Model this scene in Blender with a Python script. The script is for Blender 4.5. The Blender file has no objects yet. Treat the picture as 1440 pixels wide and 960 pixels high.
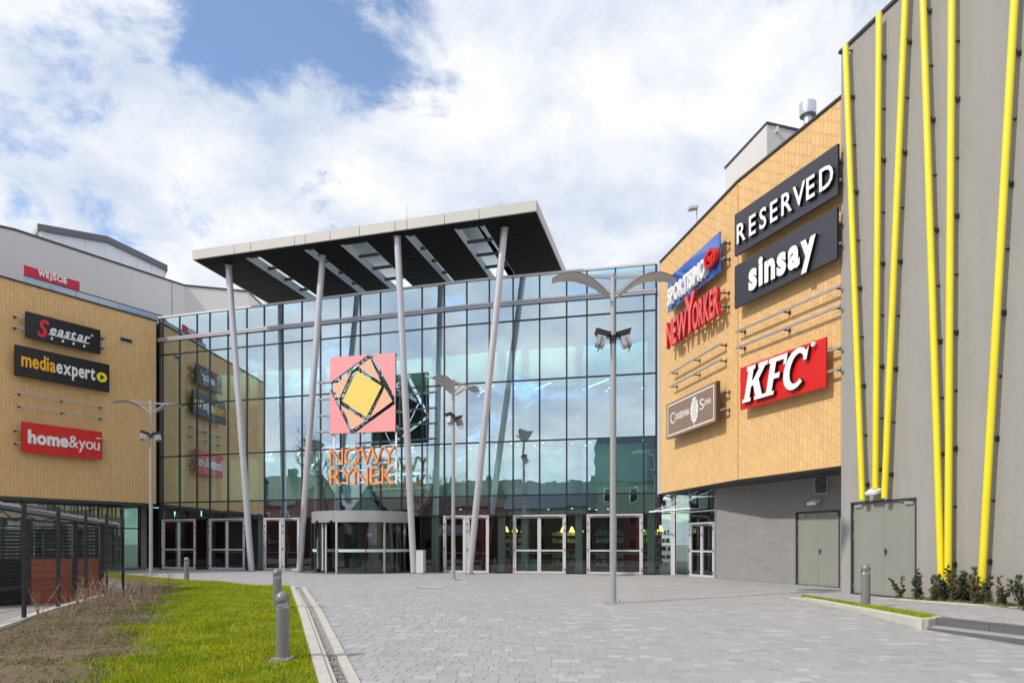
import bpy, math, random
import numpy as np
from mathutils import Vector, Matrix
random.seed(7); np.random.seed(7)
C = bpy.context.scene.collection
sc = bpy.context.scene
R = math.radians

# ------------------------------------------------------------ camera
EYE = 1.5; HOR = 764.0; F = 960.0
cam_d = bpy.data.cameras.new("camera"); cam = bpy.data.objects.new("camera", cam_d); C.objects.link(cam)
cam.location = (0, 0, EYE); cam.rotation_euler = (R(90), 0, 0)
cam_d.lens = 24; cam_d.sensor_width = 36; cam_d.shift_y = (HOR-480)/1440.0
cam_d.clip_start = 0.1; cam_d.clip_end = 3000
sc.camera = cam
sc.view_settings.view_transform = 'Standard'; sc.view_settings.look = 'None'
sc.view_settings.exposure = 0.6; sc.view_settings.gamma = 1
# ------------------------------------------------------------ sun
SUN_AZ = Vector((-0.86, -0.51, 0)).normalized(); SUN_EL = R(40)
sun_dir = Vector((SUN_AZ.x*math.cos(SUN_EL), SUN_AZ.y*math.cos(SUN_EL), math.sin(SUN_EL)))
sd = bpy.data.lights.new("sun", 'SUN'); so = bpy.data.objects.new("sun", sd); C.objects.link(so)
sd.energy = 2.0 ; sd.angle = R(1.8); sd.color = (1.0, 0.93, 0.82)
so.rotation_euler = sun_dir.to_track_quat('Z', 'Y').to_euler()
so.location = (-40, -20, 40)
# ------------------------------------------------------------ world: blue sky with broken clouds
w = bpy.data.worlds.new("World"); sc.world = w; w.use_nodes = True
nt = w.node_tree; nt.nodes.clear(); N = nt.nodes.new; L = nt.links.new
def M(nt, op, a, b=None, c=None, clamp=False):
    n = nt.nodes.new('ShaderNodeMath'); n.operation = op; n.use_clamp = clamp
    for i, v in enumerate((a, b, c)):
        if v is None: continue
        if isinstance(v, (int, float)): n.inputs[i].default_value = v
        else: nt.links.new(v, n.inputs[i])
    return n.outputs[0]
sky = N('ShaderNodeTexSky'); sky.sky_type = 'NISHITA'; sky.sun_disc = False
sky.sun_elevation = SUN_EL; sky.sun_rotation = math.atan2(SUN_AZ.x, SUN_AZ.y)
sky.air_density = 1.0; sky.dust_density = 0.3; sky.ozone_density = 2.5
tc = N('ShaderNodeTexCoord'); sep = N('ShaderNodeSeparateXYZ'); L(tc.outputs['Generated'], sep.inputs[0])
zz = M(nt, 'ADD', M(nt, 'MAXIMUM', sep.outputs[2], 0.0), 0.35)
px_ = M(nt, 'DIVIDE', sep.outputs[0], zz); py_ = M(nt, 'DIVIDE', sep.outputs[1], zz)
cmb = N('ShaderNodeCombineXYZ'); L(px_, cmb.inputs[0]); L(py_, cmb.inputs[1])
def noise(nt, vec, scale, detail, rough=0.5, dist=0.0, off=None):
    n = nt.nodes.new('ShaderNodeTexNoise'); n.inputs['Scale'].default_value = scale
    n.inputs['Detail'].default_value = detail; n.inputs['Roughness'].default_value = rough
    n.inputs['Distortion'].default_value = dist
    if off:
        m = nt.nodes.new('ShaderNodeVectorMath'); m.operation = 'ADD'; m.inputs[1].default_value = off
        nt.links.new(vec, m.inputs[0]); vec = m.outputs[0]
    if vec is not None: nt.links.new(vec, n.inputs['Vector'])
    return n.outputs['Fac']
n1 = noise(nt, cmb.outputs[0], 5.6, 12, 0.62, 0.3, (5.3, 1.7, 0.4))
n2 = noise(nt, cmb.outputs[0], 4.0, 9, 0.62, 0.2, (8.3, 2.2, 5.0))
cover = n1
def hole(cover, px, py, rad, k):
    d = Vector(((px-720)/F, 1, (HOR-py)/F)).normalized()
    vm = nt.nodes.new('ShaderNodeVectorMath'); vm.operation = 'DISTANCE'; vm.inputs[1].default_value = d
    nt.links.new(tc.outputs['Generated'], vm.inputs[0])
    q = M(nt, 'DIVIDE', vm.outputs['Value'], rad)
    e = M(nt, 'EXPONENT', M(nt, 'MULTIPLY', M(nt, 'MULTIPLY', q, q), -1.0))
    return M(nt, 'SUBTRACT', cover, M(nt, 'MULTIPLY', e, k))
for h in ((350, 50, .10, .10), (440, 45, .10, .105), (540, 10, .08, .10), (290, 20, .06, .08), (320, 130, .05, .11), (120, 40, .06, .04), (660, 60, .07, .05), (530, 110, .05, .06), (800, 235, .06, -.05),  (945, 170, .04, .09), (60, 250, .10, .04), (150, 200, .08, .04), (680, 90, .05, .05), (180, 280, .14, -.06), (900, 60, .22, -.05), (520, 200, .14, -.06), (1000, 280, .2, -.05), (60, 60, .14, -.05)):
    cover = hole(cover, *h)
mr = N('ShaderNodeMapRange'); mr.interpolation_type = 'SMOOTHSTEP'
L(cover, mr.inputs[0]); mr.inputs[1].default_value = 0.30; mr.inputs[2].default_value = 0.48; mr.inputs[3].default_value = 0.04
cr = N('ShaderNodeValToRGB'); L(n2, cr.inputs[0])
cr.color_ramp.elements[0].position = 0.32; cr.color_ramp.elements[0].color = (0.50, 0.585, 0.74, 1)
cr.color_ramp.elements[1].position = 0.64; cr.color_ramp.elements[1].color = (0.90, 0.905, 0.915, 1)
b1 = N('ShaderNodeBackground'); L(sky.outputs[0], b1.inputs[0]); b1.inputs[1].default_value = 0.15
b2 = N('ShaderNodeBackground'); L(cr.outputs[0], b2.inputs[0]); b2.inputs[1].default_value = 0.76
mx = N('ShaderNodeMixShader'); L(mr.outputs[0], mx.inputs[0]); L(b1.outputs[0], mx.inputs[1]); L(b2.outputs[0], mx.inputs[2])
out = N('ShaderNodeOutputWorld'); L(mx.outputs[0], out.inputs[0])

# ------------------------------------------------------------ materials
MATS = {}
def mat(name, col, rough=0.6, metal=0.0, var=0.0, vscale=3.0, bump=0.0, bscale=40.0, attr=False, emit=None, estr=0.0, col2=None, spec=0.5, coord='Object', streak=0.0, coat=0.0, big=0.0):
    if name in MATS: return MATS[name]
    m = bpy.data.materials.new(name); m.use_nodes = True; t = m.node_tree
    b = t.nodes['Principled BSDF']; b.inputs['Roughness'].default_value = rough; b.inputs['Metallic'].default_value = metal
    b.inputs['Specular IOR Level'].default_value = spec
    b.inputs['Coat Weight'].default_value = coat
    rgb = t.nodes.new('ShaderNodeRGB'); rgb.outputs[0].default_value = (*col, 1); cur = rgb.outputs[0]
    co = t.nodes.new('ShaderNodeTexCoord').outputs[coord]
    def mixc(fac, a, b_, mode='MIX'):
        x = t.nodes.new('ShaderNodeMix'); x.data_type = 'RGBA'; x.blend_type = mode
        for s, v in ((x.inputs[0], fac), (x.inputs[6], a), (x.inputs[7], b_)):
            if isinstance(v, (int, float)): s.default_value = v
            elif isinstance(v, tuple): s.default_value = (*v, 1)
            else: t.links.new(v, s)
        return x.outputs[2]
    if col2 is not None:
        f = noise(t, co, vscale, 6, 0.6); r_ = t.nodes.new('ShaderNodeMapRange'); t.links.new(f, r_.inputs[0])
        r_.inputs[1].default_value = 0.42; r_.inputs[2].default_value = 0.58
        cur = mixc(r_.outputs[0], cur, col2)
    elif var:
        f = noise(t, co, vscale, 6, 0.6)
        g = M(t, 'ADD', M(t, 'MULTIPLY', M(t, 'SUBTRACT', f, 0.5), var*2.5), 1.0)
        c3 = t.nodes.new('ShaderNodeCombineColor'); [t.links.new(g, c3.inputs[i]) for i in range(3)]
        cur = mixc(1.0, cur, c3.outputs[0], 'MULTIPLY')
    if streak:
        mp = t.nodes.new('ShaderNodeMapping'); t.links.new(co, mp.inputs[0]); mp.inputs['Scale'].default_value = (3, 3, 0.25)
        f = noise(t, mp.outputs[0], 1.5, 6, 0.65)
        g = M(t, 'ADD', M(t, 'MULTIPLY', M(t, 'SUBTRACT', f, 0.5), streak*2.5), 1.0)
        c3 = t.nodes.new('ShaderNodeCombineColor'); [t.links.new(g, c3.inputs[i]) for i in range(3)]
        cur = mixc(1.0, cur, c3.outputs[0], 'MULTIPLY')
    if big:
        gp_ = t.nodes.new('ShaderNodeNewGeometry').outputs['Position']
        f = M(t, 'ADD', M(t, 'MULTIPLY', noise(t, gp_, 0.35, 8, 0.65, 0.6), 0.6), M(t, 'MULTIPLY', noise(t, gp_, 2.1, 6, 0.7), 0.4))
        g = M(t, 'ADD', M(t, 'MULTIPLY', M(t, 'SUBTRACT', f, 0.5), big*3.5), 1.0)
        c3 = t.nodes.new('ShaderNodeCombineColor'); [t.links.new(g, c3.inputs[i]) for i in range(3)]
        cur = mixc(1.0, cur, c3.outputs[0], 'MULTIPLY')
    if attr:
        a = t.nodes.new('ShaderNodeAttribute'); a.attribute_name = 'shade'
        c3 = t.nodes.new('ShaderNodeCombineColor'); [t.links.new(a.outputs['Fac'], c3.inputs[i]) for i in range(3)]
        cur = mixc(1.0, cur, c3.outputs[0], 'MULTIPLY')
    t.links.new(cur, b.inputs['Base Color'])
    if bump:
        bn = t.nodes.new('ShaderNodeBump'); bn.inputs['Strength'].default_value = bump; bn.inputs['Distance'].default_value = 0.02
        t.links.new(noise(t, co, bscale, 5, 0.6), bn.inputs['Height']); t.links.new(bn.outputs[0], b.inputs['Normal'])
    if emit: b.inputs['Emission Color'].default_value = (*emit, 1); b.inputs['Emission Strength'].default_value = estr
    MATS[name] = m; return m
def glass_mat(name, tint, refl, rtint=(0.93, 0.97, 1.0), rough=0.0, wob=0.0):
    m = bpy.data.materials.new(name); m.use_nodes = True; t = m.node_tree; t.nodes.clear()
    tr = t.nodes.new('ShaderNodeBsdfTransparent'); tr.inputs[0].default_value = (*tint, 1)
    gl = t.nodes.new('ShaderNodeBsdfGlossy'); gl.inputs[0].default_value = (*rtint, 1); gl.inputs['Roughness'].default_value = rough
    fr = t.nodes.new('ShaderNodeFresnel'); fr.inputs[0].default_value = 1.5
    f = M(t, 'ADD', M(t, 'MULTIPLY', fr.outputs[0], 1.0), refl, clamp=True)
    if wob:
        co = t.nodes.new('ShaderNodeTexCoord').outputs['Object']
        bn = t.nodes.new('ShaderNodeBump'); bn.inputs['Strength'].default_value = wob; bn.inputs['Distance'].default_value = 0.02
        t.links.new(noise(t, co, 0.9, 2, 0.5), bn.inputs['Height']); t.links.new(bn.outputs[0], gl.inputs['Normal'])
    x = t.nodes.new('ShaderNodeMixShader'); t.links.new(f, x.inputs[0]); t.links.new(tr.outputs[0], x.inputs[1]); t.links.new(gl.outputs[0], x.inputs[2])
    o = t.nodes.new('ShaderNodeOutputMaterial'); t.links.new(x.outputs[0], o.inputs[0]); MATS[name] = m; return m

m_pave = mat('paving_stone', (0.365, 0.36, 0.368), 0.85, var=0.10, vscale=6, bump=0.25, bscale=60, attr=True, big=0.10)
m_joint = mat('paving_joint', (0.32, 0.31, 0.30), 0.95, var=0.2, vscale=5)
m_ground = mat('paved_ground', (0.30, 0.29, 0.285), 0.95, var=0.2, vscale=0.7)
m_tile = mat('ochre_tile', (0.76, 0.485, 0.215), 0.62, var=0.06, vscale=1.5, attr=True, bump=0.05, bscale=25, coord='Object', big=0.05)
m_tileback = mat('ochre_joint', (0.60, 0.37, 0.145), 0.8)
m_render = mat('grey_render', (0.335, 0.325, 0.315), 0.9, var=0.06, vscale=0.8, bump=0.4, bscale=22, streak=0.10)
m_pale = mat('pale_render', (0.68, 0.655, 0.64), 0.9, var=0.06, vscale=0.3, bump=0.15, bscale=30, streak=0.04)
m_white = mat('white_cladding', (0.74, 0.77, 0.80), 0.6, var=0.03, vscale=0.5)
m_brick = mat('grey_brick', (0.285, 0.275, 0.272), 0.85, var=0.08, vscale=1.5, attr=True, bump=0.15, bscale=50)
m_brickj = mat('brick_mortar', (0.25, 0.242, 0.24), 0.95)
m_dark = mat('charcoal_metal', (0.018, 0.020, 0.026), 0.35, 0.0)
m_dark2 = mat('dark_grey_metal', (0.06, 0.06, 0.068), 0.45, 0.2)
m_alu = mat('aluminium', (0.47, 0.465, 0.50), 0.38, 0.55, var=0.05, vscale=2)
m_alul = mat('light_aluminium', (0.66, 0.65, 0.66), 0.4, 0.25)
m_steel = mat('painted_steel', (0.43, 0.43, 0.44), 0.36, 0.35, var=0.05, vscale=1.2)
m_boll = mat('bollard_grey', (0.23, 0.225, 0.22), 0.42, 0.2, var=0.05, vscale=3)
m_fascia = mat('fascia_panel', (0.50, 0.49, 0.465), 0.55, 0.1, var=0.04, vscale=0.8)
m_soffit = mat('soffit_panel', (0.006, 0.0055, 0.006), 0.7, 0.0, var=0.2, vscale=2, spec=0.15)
m_yellow = mat('yellow_paint', (0.90, 0.76, 0.02), 0.33, 0.0, var=0.08, vscale=2, coat=0.4, big=0.05)
m_door = mat('khaki_grey_door', (0.29, 0.295, 0.265), 0.5, 0.1, var=0.05, vscale=1.2, streak=0.05)
m_kerb = mat('kerb_concrete', (0.52, 0.50, 0.46), 0.9, var=0.16, vscale=4, bump=0.5, bscale=50)
m_kerbd = mat('step_stone', (0.13, 0.128, 0.135), 0.85, var=0.15, vscale=6, bump=0.4, bscale=60)
m_gravel = mat('drain_gravel', (0.20, 0.18, 0.165), 0.95, var=0.35, vscale=60, bump=1.0, bscale=120)
m_col = mat('column_steel', (0.60, 0.60, 0.64), 0.32, 0.35, var=0.04, vscale=1.2)
m_soil = mat('soil', (0.17, 0.125, 0.085), 0.95, bump=1.0, bscale=18, col2=(0.105, 0.075, 0.05), vscale=9)
m_weed = mat('weedy_soil', (0.165, 0.115, 0.072), 0.95, bump=1.0, bscale=20, col2=(0.13, 0.105, 0.045), vscale=2.2)
m_turf = mat('turf_base', (0.16, 0.18, 0.008), 0.95, bump=0.8, bscale=25, col2=(0.19, 0.18, 0.025), vscale=2.5)
m_lawnblade = mat('grass_blade', (0.25, 0.345, 0.008), 0.7, spec=0.15, col2=(0.40, 0.43, 0.016), vscale=1.4)
m_weedblade = mat('weed_blade', (0.16, 0.20, 0.05), 0.7, col2=(0.25, 0.22, 0.09), vscale=2.4)
m_twig = mat('twig_bark', (0.36, 0.26, 0.19), 0.85, var=0.2, vscale=12)
m_bark = mat('tree_bark', (0.09, 0.075, 0.06), 0.9, var=0.2, vscale=3, bump=0.5)
m_leaf = mat('yew_leaf', (0.065, 0.085, 0.026), 0.6, col2=(0.13, 0.10, 0.035), vscale=7)
m_leafd = mat('yew_leaf_dark', (0.028, 0.05, 0.022), 0.6, col2=(0.06, 0.075, 0.03), vscale=7)
m_red = mat('sign_red', (0.68, 0.012, 0.012), 0.35, coat=0.2)
m_redd = mat('sign_red_return', (0.5, 0.01, 0.015), 0.4)
m_redl = mat('letter_rose_red', (0.85, 0.13, 0.13), 0.35)
m_crim = mat('sign_crimson', (0.60, 0.008, 0.045), 0.45)
m_slate = mat('sign_slate', (0.045, 0.045, 0.06), 0.35)
m_black = mat('sign_black', (0.010, 0.010, 0.013), 0.35)
m_wlet = mat('white_letter', (0.88, 0.88, 0.88), 0.4)
m_amber = mat('amber_letter', (0.95, 0.48, 0.02), 0.4)
m_yel2 = mat('bright_yellow', (0.92, 0.78, 0.03), 0.4)
m_blue = mat('sign_blue', (0.02, 0.12, 0.52), 0.12, coat=1.0)
m_brown = mat('sign_brown', (0.27, 0.17, 0.115), 0.4)
m_brownd = mat('sign_brown_edge', (0.10, 0.045, 0.02), 0.4)
m_pink = mat('pink_panel', (0.90, 0.36, 0.37), 0.4, var=0.05, vscale=0.6)
m_peach = mat('peach_panel', (0.93, 0.50, 0.32), 0.4)
m_honey = mat('honey_panel', (0.93, 0.68, 0.16), 0.4)
m_orange = mat('orange_letter', (0.90, 0.33, 0.10), 0.4)
m_oranged = mat('orange_return', (0.55, 0.16, 0.015), 0.5)
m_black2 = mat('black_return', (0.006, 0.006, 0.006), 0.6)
m_rust = mat('red_brown_board', (0.33, 0.085, 0.04), 0.6, var=0.12, vscale=3, streak=0.1)
m_int_w = mat('interior_white', (0.72, 0.76, 0.72), 0.8)
m_int_d = mat('interior_dark', (0.05, 0.045, 0.05), 0.8)
m_int_f = mat('interior_floor', (0.22, 0.21, 0.20), 0.4)
m_int_b = mat('interior_brown', (0.12, 0.05, 0.04), 0.7)
m_int_r = mat('interior_maroon', (0.42, 0.02, 0.06), 0.5)
m_int_g = mat('interior_green_box', (0.30, 0.62, 0.42), 0.7)
m_lampw = mat('ceiling_lamp', (1, 1, 1), 0.5, emit=(1.0, 0.97, 0.9), estr=6)
m_lampy = mat('warm_lamp', (1, 0.7, 0.2), 0.5, emit=(1.0, 0.72, 0.22), estr=2.2)
m_floodglass = mat('lamp_lens', (0.3, 0.32, 0.34), 0.3)
m_galv = mat('galvanised', (0.62, 0.65, 0.68), 0.3, 0.7, var=0.1, vscale=6)
m_reflw = mat('reflector_white', (0.55, 0.53, 0.53), 0.45, 0.1, var=0.04, vscale=1)
m_frost = mat('frosted_band', (0.55, 0.70, 0.64), 0.5)
m_plaster = [mat('house_plaster_a', (0.30, 0.13, 0.12), 0.9, var=0.1), mat('house_plaster_b', (0.32, 0.29, 0.22), 0.9, var=0.1), mat('house_plaster_c', (0.20, 0.27, 0.20), 0.9, var=0.1)]
m_roof = mat('roof_tile', (0.07, 0.045, 0.045), 0.8, var=0.2, vscale=3)
m_roofs = mat('roof_slate', (0.05, 0.07, 0.10), 0.6, var=0.2, vscale=3)
m_poster = mat('poster_print', (0.55, 0.30, 0.25), 0.6, col2=(0.15, 0.16, 0.22), vscale=9)
g_fac = glass_mat('facade_glass', (0.22, 0.64, 0.53), 0.65, rtint=(0.78, 0.93, 1.0), wob=0.16)
g_door = glass_mat('door_glass', (0.50, 0.62, 0.58), 0.05, wob=0.02)
g_shop = glass_mat('shop_glass', (0.55, 0.72, 0.62), 0.18, wob=0.02)
g_clear = glass_mat('roof_glass', (0.86, 0.93, 0.97), 0.0)
g_boll = glass_mat('bollard_glass', (0.95, 0.96, 0.97), 0.0)
g_bal = glass_mat('balustrade_glass', (0.30, 0.42, 0.55), 0.25)

# ------------------------------------------------------------ mesh helpers
class MB:
    def __init__(s): s.v = []; s.f = []; s.mi = []; s.sh = []
    def add(s, vs, fs, mi=0, shade=1.0):
        n = len(s.v); s.v += [tuple(v) for v in vs]; s.f += [tuple(i+n for i in f) for f in fs]
        s.mi += [mi]*len(fs); s.sh += [shade]*len(fs); return s
    def box(s, x0, x1, y0, y1, z0, z1, mi=0, shade=1.0, m=None):
        vs = [(x0,y0,z0),(x1,y0,z0),(x1,y1,z0),(x0,y1,z0),(x0,y0,z1),(x1,y0,z1),(x1,y1,z1),(x0,y1,z1)]
        if m is not None: vs = [m @ Vector(v) for v in vs]
        return s.add(vs, [(0,3,2,1),(4,5,6,7),(0,1,5,4),(1,2,6,5),(2,3,7,6),(3,0,4,7)], mi, shade)
    def bar(s, p0, p1, w, h=None, up=(0,0,1), mi=0):
        h = h or w; p0 = Vector(p0); p1 = Vector(p1); d = (p1-p0).normalized(); up = Vector(up)
        if abs(d.dot(up)) > 0.98: up = Vector((0, 1, 0))
        sx = d.cross(up).normalized()*w/2; sy = sx.cross(d).normalized()*h/2
        vs = [p0-sx-sy, p0+sx-sy, p0+sx+sy, p0-sx+sy, p1-sx-sy, p1+sx-sy, p1+sx+sy, p1-sx+sy]
        return s.add(vs, [(0,3,2,1),(4,5,6,7),(0,1,5,4),(1,2,6,5),(2,3,7,6),(3,0,4,7)], mi)
    def tube(s, pts, rad, n=8, cap=True, mi=0):
        pts = [Vector(p) for p in pts]; k = len(pts)
        if isinstance(rad, (int, float)): rad = [rad]*k
        base = len(s.v); prev = None
        for i, p in enumerate(pts):
            d = (pts[min(i+1, k-1)]-pts[max(i-1, 0)]).normalized()
            if prev is None:
                a = Vector((1,0,0)) if abs(d.x) < 0.8 else Vector((0,1,0)); sx = d.cross(a).normalized()
            else: sx = (prev-d*prev.dot(d)).normalized()
            prev = sx; sy = d.cross(sx)
            for j in range(n):
                a = 2*math.pi*j/n; s.v.append(tuple(p+(sx*math.cos(a)+sy*math.sin(a))*rad[i]))
        fs = []
        for i in range(k-1):
            for j in range(n):
                fs.append((base+i*n+j, base+i*n+(j+1)%n, base+(i+1)*n+(j+1)%n, base+(i+1)*n+j))
        if cap: fs.append(tuple(base+j for j in range(n))[::-1]); fs.append(tuple(base+(k-1)*n+j for j in range(n)))
        s.f += fs; s.mi += [mi]*len(fs); s.sh += [1.0]*len(fs); return s
    def lathe(s, prof, n=24, cx=0, cy=0, mi=0):
        base = len(s.v)
        for r, z in prof:
            for j in range(n):
                a = 2*math.pi*j/n; s.v.append((cx+r*math.cos(a), cy+r*math.sin(a), z))
        fs = []
        for i in range(len(prof)-1):
            for j in range(n): fs.append((base+i*n+j, base+i*n+(j+1)%n, base+(i+1)*n+(j+1)%n, base+(i+1)*n+j))
        fs.append(tuple(base+j for j in range(n))[::-1]); fs.append(tuple(base+(len(prof)-1)*n+j for j in range(n)))
        s.f += fs; s.mi += [mi]*len(fs); s.sh += [1.0]*len(fs); return s
    def prism(s, poly, y0, y1, mi=0, mside=None):          # poly in XZ, extruded along y (front y0)
        n = len(poly)
        area = sum(poly[i][0]*poly[(i+1)%n][1]-poly[(i+1)%n][0]*poly[i][1] for i in range(n))
        if area < 0: poly = poly[::-1]
        vs = [(x, y0, z) for x, z in poly]+[(x, y1, z) for x, z in poly]
        s.add(vs, [tuple(range(n))], mi); b = len(s.v)-2*n
        s.f.append(tuple(b+n+i for i in range(n))[::-1]); s.mi.append(mi if mside is None else mside); s.sh.append(1.0)
        for i in range(n):
            j = (i+1) % n; s.f.append((b+j, b+i, b+n+i, b+n+j)); s.mi.append(mi if mside is None else mside); s.sh.append(1.0)
        return s
def mesh(name, mb, mats, smooth=False, attr=False, off=None):
    me = bpy.data.meshes.new(name)
    v = mb.v if off is None else [(a-off[0], b-off[1], c-off[2]) for a, b, c in mb.v]
    me.from_pydata(v, [], mb.f)
    if not isinstance(mats, (list, tuple)): mats = [mats]
    for m in mats: me.materials.append(m)
    if len(mats) > 1: me.polygons.foreach_set('material_index', mb.mi)
    if attr:
        a = me.attributes.new('shade', 'FLOAT', 'FACE'); a.data.foreach_set('value', mb.sh)
    if smooth:
        me.polygons.foreach_set('use_smooth', [True]*len(me.polygons))
        try: me.set_sharp_from_angle(angle=R(35))
        except Exception: pass
    me.update(); return me
def thing(name, label, cat, loc=(0,0,0), rz=0, group=None):
    o = bpy.data.objects.new(name, None); C.objects.link(o); o.location = loc; o.rotation_euler = (0, 0, rz)
    o.empty_display_size = 0.3
    o['label'] = label; o['category'] = cat
    if group: o['group'] = group
    return o
def part(name, mb, mats, parent, world=False, smooth=False, attr=False, label=None, kind=None):
    me = mb if isinstance(mb, bpy.types.Mesh) else mesh(name, mb, mats, smooth, attr, off=tuple(parent.location) if world else None)
    o = bpy.data.objects.new(name, me); C.objects.link(o); o.parent = parent
    if label: o['label'] = label
    if kind: o['kind'] = kind
    return o
def struct(name, mb, mats, smooth=False, attr=False, kind='structure', label=None):
    o = bpy.data.objects.new(name, mesh(name, mb, mats, smooth, attr)); C.objects.link(o); o['kind'] = kind
    if label: o['label'] = label
    return o
def children(o): return [c for c in bpy.data.objects if c.parent == o]
KIDS = {}
def copy_tree(root, loc, rz, label, scale=None):
    def cp(o, par):
        c = o.copy(); C.objects.link(c); c.parent = par
        for k in KIDSOF(o): cp(k, c)
        return c
    r = cp(root, None); r.location = loc; r.rotation_euler = (0, 0, rz); r['label'] = label
    if scale: r.scale = scale
    return r
def KIDSOF(o):
    return [c for c in o.children]

class Wall:
    def __init__(s, a, b):
        s.a = Vector((a[0], a[1])); d = Vector((b[0]-a[0], b[1]-a[1])); s.len = d.length; s.u = d.normalized(); s.n = Vector((s.u.y, -s.u.x))
        s.rz = math.atan2(s.u.y, s.u.x)
    def P(s, t, off, z): q = s.a+s.u*t+s.n*off; return (q.x, q.y, z)
    def hit(s, px, py=HOR, off=0.0):
        k = (px-720)/F; q = s.a+s.n*off      # q+u t ; X = kY
        t = (k*q.y-q.x)/(s.u.x-k*s.u.y); Y = q.y+s.u.y*t
        return t, EYE+(HOR-py)/F*Y
    def obox(s, mb, t0, t1, o0, o1, z0, z1, mi=0, shade=1.0):   # o1 = outermost
        vs = [s.P(t0,o1,z0), s.P(t1,o1,z0), s.P(t1,o0,z0), s.P(t0,o0,z0), s.P(t0,o1,z1), s.P(t1,o1,z1), s.P(t1,o0,z1), s.P(t0,o0,z1)]
        return mb.add(vs, [(0,3,2,1),(4,5,6,7),(0,1,5,4),(1,2,6,5),(2,3,7,6),(3,0,4,7)], mi, shade)
def gp(px, py, z=0.0):
    Y = F*(EYE-z)/(py-HOR); return ((px-720)/F*Y, Y)
def at(px, Y): return (px-720)/F*Y
def sstep(a, b, x):
    t = min(1, max(0, (x-a)/(b-a))); return t*t*(3-2*t)

# ------------------------------------------------------------ site geometry
A = (-21.13, 40.9); B = (-2.31, 35.15); Cc = (6.96, 32.93)
W1 = Wall(A, B); W2 = Wall(B, Cc)
P0 = (7.09, 32.7); P1 = (8.47, 25.6); P2 = (10.17, 21.0)
WR1 = Wall(P0, P1); WR2 = Wall(P1, P2)
WL = Wall((-25.4, 33.9), (-21.2, 40.7))
TA = (10.08, 20.9); WT = Wall(TA, (TA[0]+.271, TA[1]-.963)); WT.len = 17
WG1 = Wall((7.05, 32.9), (7.76, 32.55)); WG2 = Wall((7.76, 32.55), (8.79, 29.4)); WG = Wall((8.79, 29.4), (11.3, 23.1))
def g0(x, y): return -0.035*min(12.0, max(0.0, 15-y))
def kx(y): return -7.55+(23.2-y)*0.349           # lawn side of the kerb
def fx(y): return -9.9-0.307*(y-13.85)           # fence line
def sx_(y): return -4.95-(y-8.67)*0.43           # soil / grass boundary
def zpath(y): return 0.10*(1-sstep(14, 19, y))

# ground sheet
mb = MB()
xs = sorted(set([-900, -300, -120, -60, -40]+[-30+i*0.5 for i in range(0, 61)]+[3, 8, 14, 20, 40, 120, 300, 900]))
ys = sorted(set([-900, -300, -100, -30, -10, 3]+[5+i*0.5 for i in range(0, 75)]+[45, 60, 120, 300, 900]))
idx = {}
for j, y in enumerate(ys):
    for i, x in enumerate(xs):
        dip = 0.25*(1 if (x < fx(y)-0.35 and y < 21.9 and y > 3 and x > -25) else 0)
        idx[i, j] = len(mb.v); mb.v.append((x, y, g0(x, y)-0.05-dip))
for j in range(len(ys)-1):
    for i in range(len(xs)-1):
        mb.f.append((idx[i,j], idx[i+1,j], idx[i+1,j+1], idx[i,j+1])); mb.mi.append(0); mb.sh.append(1)
struct('ground', mb, m_ground)
def strip(name, ys, xl, xr, zf, m, nx=8, side=0.0, **kw):
    mb = MB(); n = len(ys)
    for y in ys:
        a, b = xl(y), xr(y)
        for i in range(nx+1):
            x = a+(b-a)*i/nx; mb.v.append((x, y, zf(x, y)))
    for j in range(n-1):
        for i in range(nx):
            k = j*(nx+1)+i; mb.f.append((k, k+1, k+nx+2, k+nx+1)); mb.mi.append(0); mb.sh.append(1)
    return struct(name, mb, m, **kw)
def lin(pts):
    ysv = [p[0] for p in pts]; xv = [p[1] for p in pts]
    return lambda y: float(np.interp(y, ysv, xv))
far_l = lin([(23.2, -7.6), (24.2, -8.75), (27.2, -13.0), (32, -18.1), (34, -20)])   # lawn far/right edge
def lawn_r(y): return kx(y) if y < 23.2 else far_l(y)
def lawn_l(y): return fx(y) if y < 22 else lin([(22, -12.4), (34, -19.9)])(y)
yr = [5+0.5*i for i in range(0, 59)]
def hb(x, y): return 0.02*math.sin(x*2.1+y)+0.02*math.sin(y*1.7-x*0.8)
soil = strip('soil_bed', yr, lambda y: lawn_l(y)+0.05, lambda y: min(lawn_r(y), sx_(y)) if y < 26 else lawn_r(y), lambda x, y: g0(x, y)+0.01+hb(x, y), m_weed, 12)
strip('lawn', [y for y in yr if y <= 26.0], lambda y: min(lawn_r(y)-.01, sx_(y)-0.15), lambda y: lawn_r(y), lambda x, y: g0(x, y)+0.022+hb(x, y)*0.8, m_turf, 10)

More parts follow.
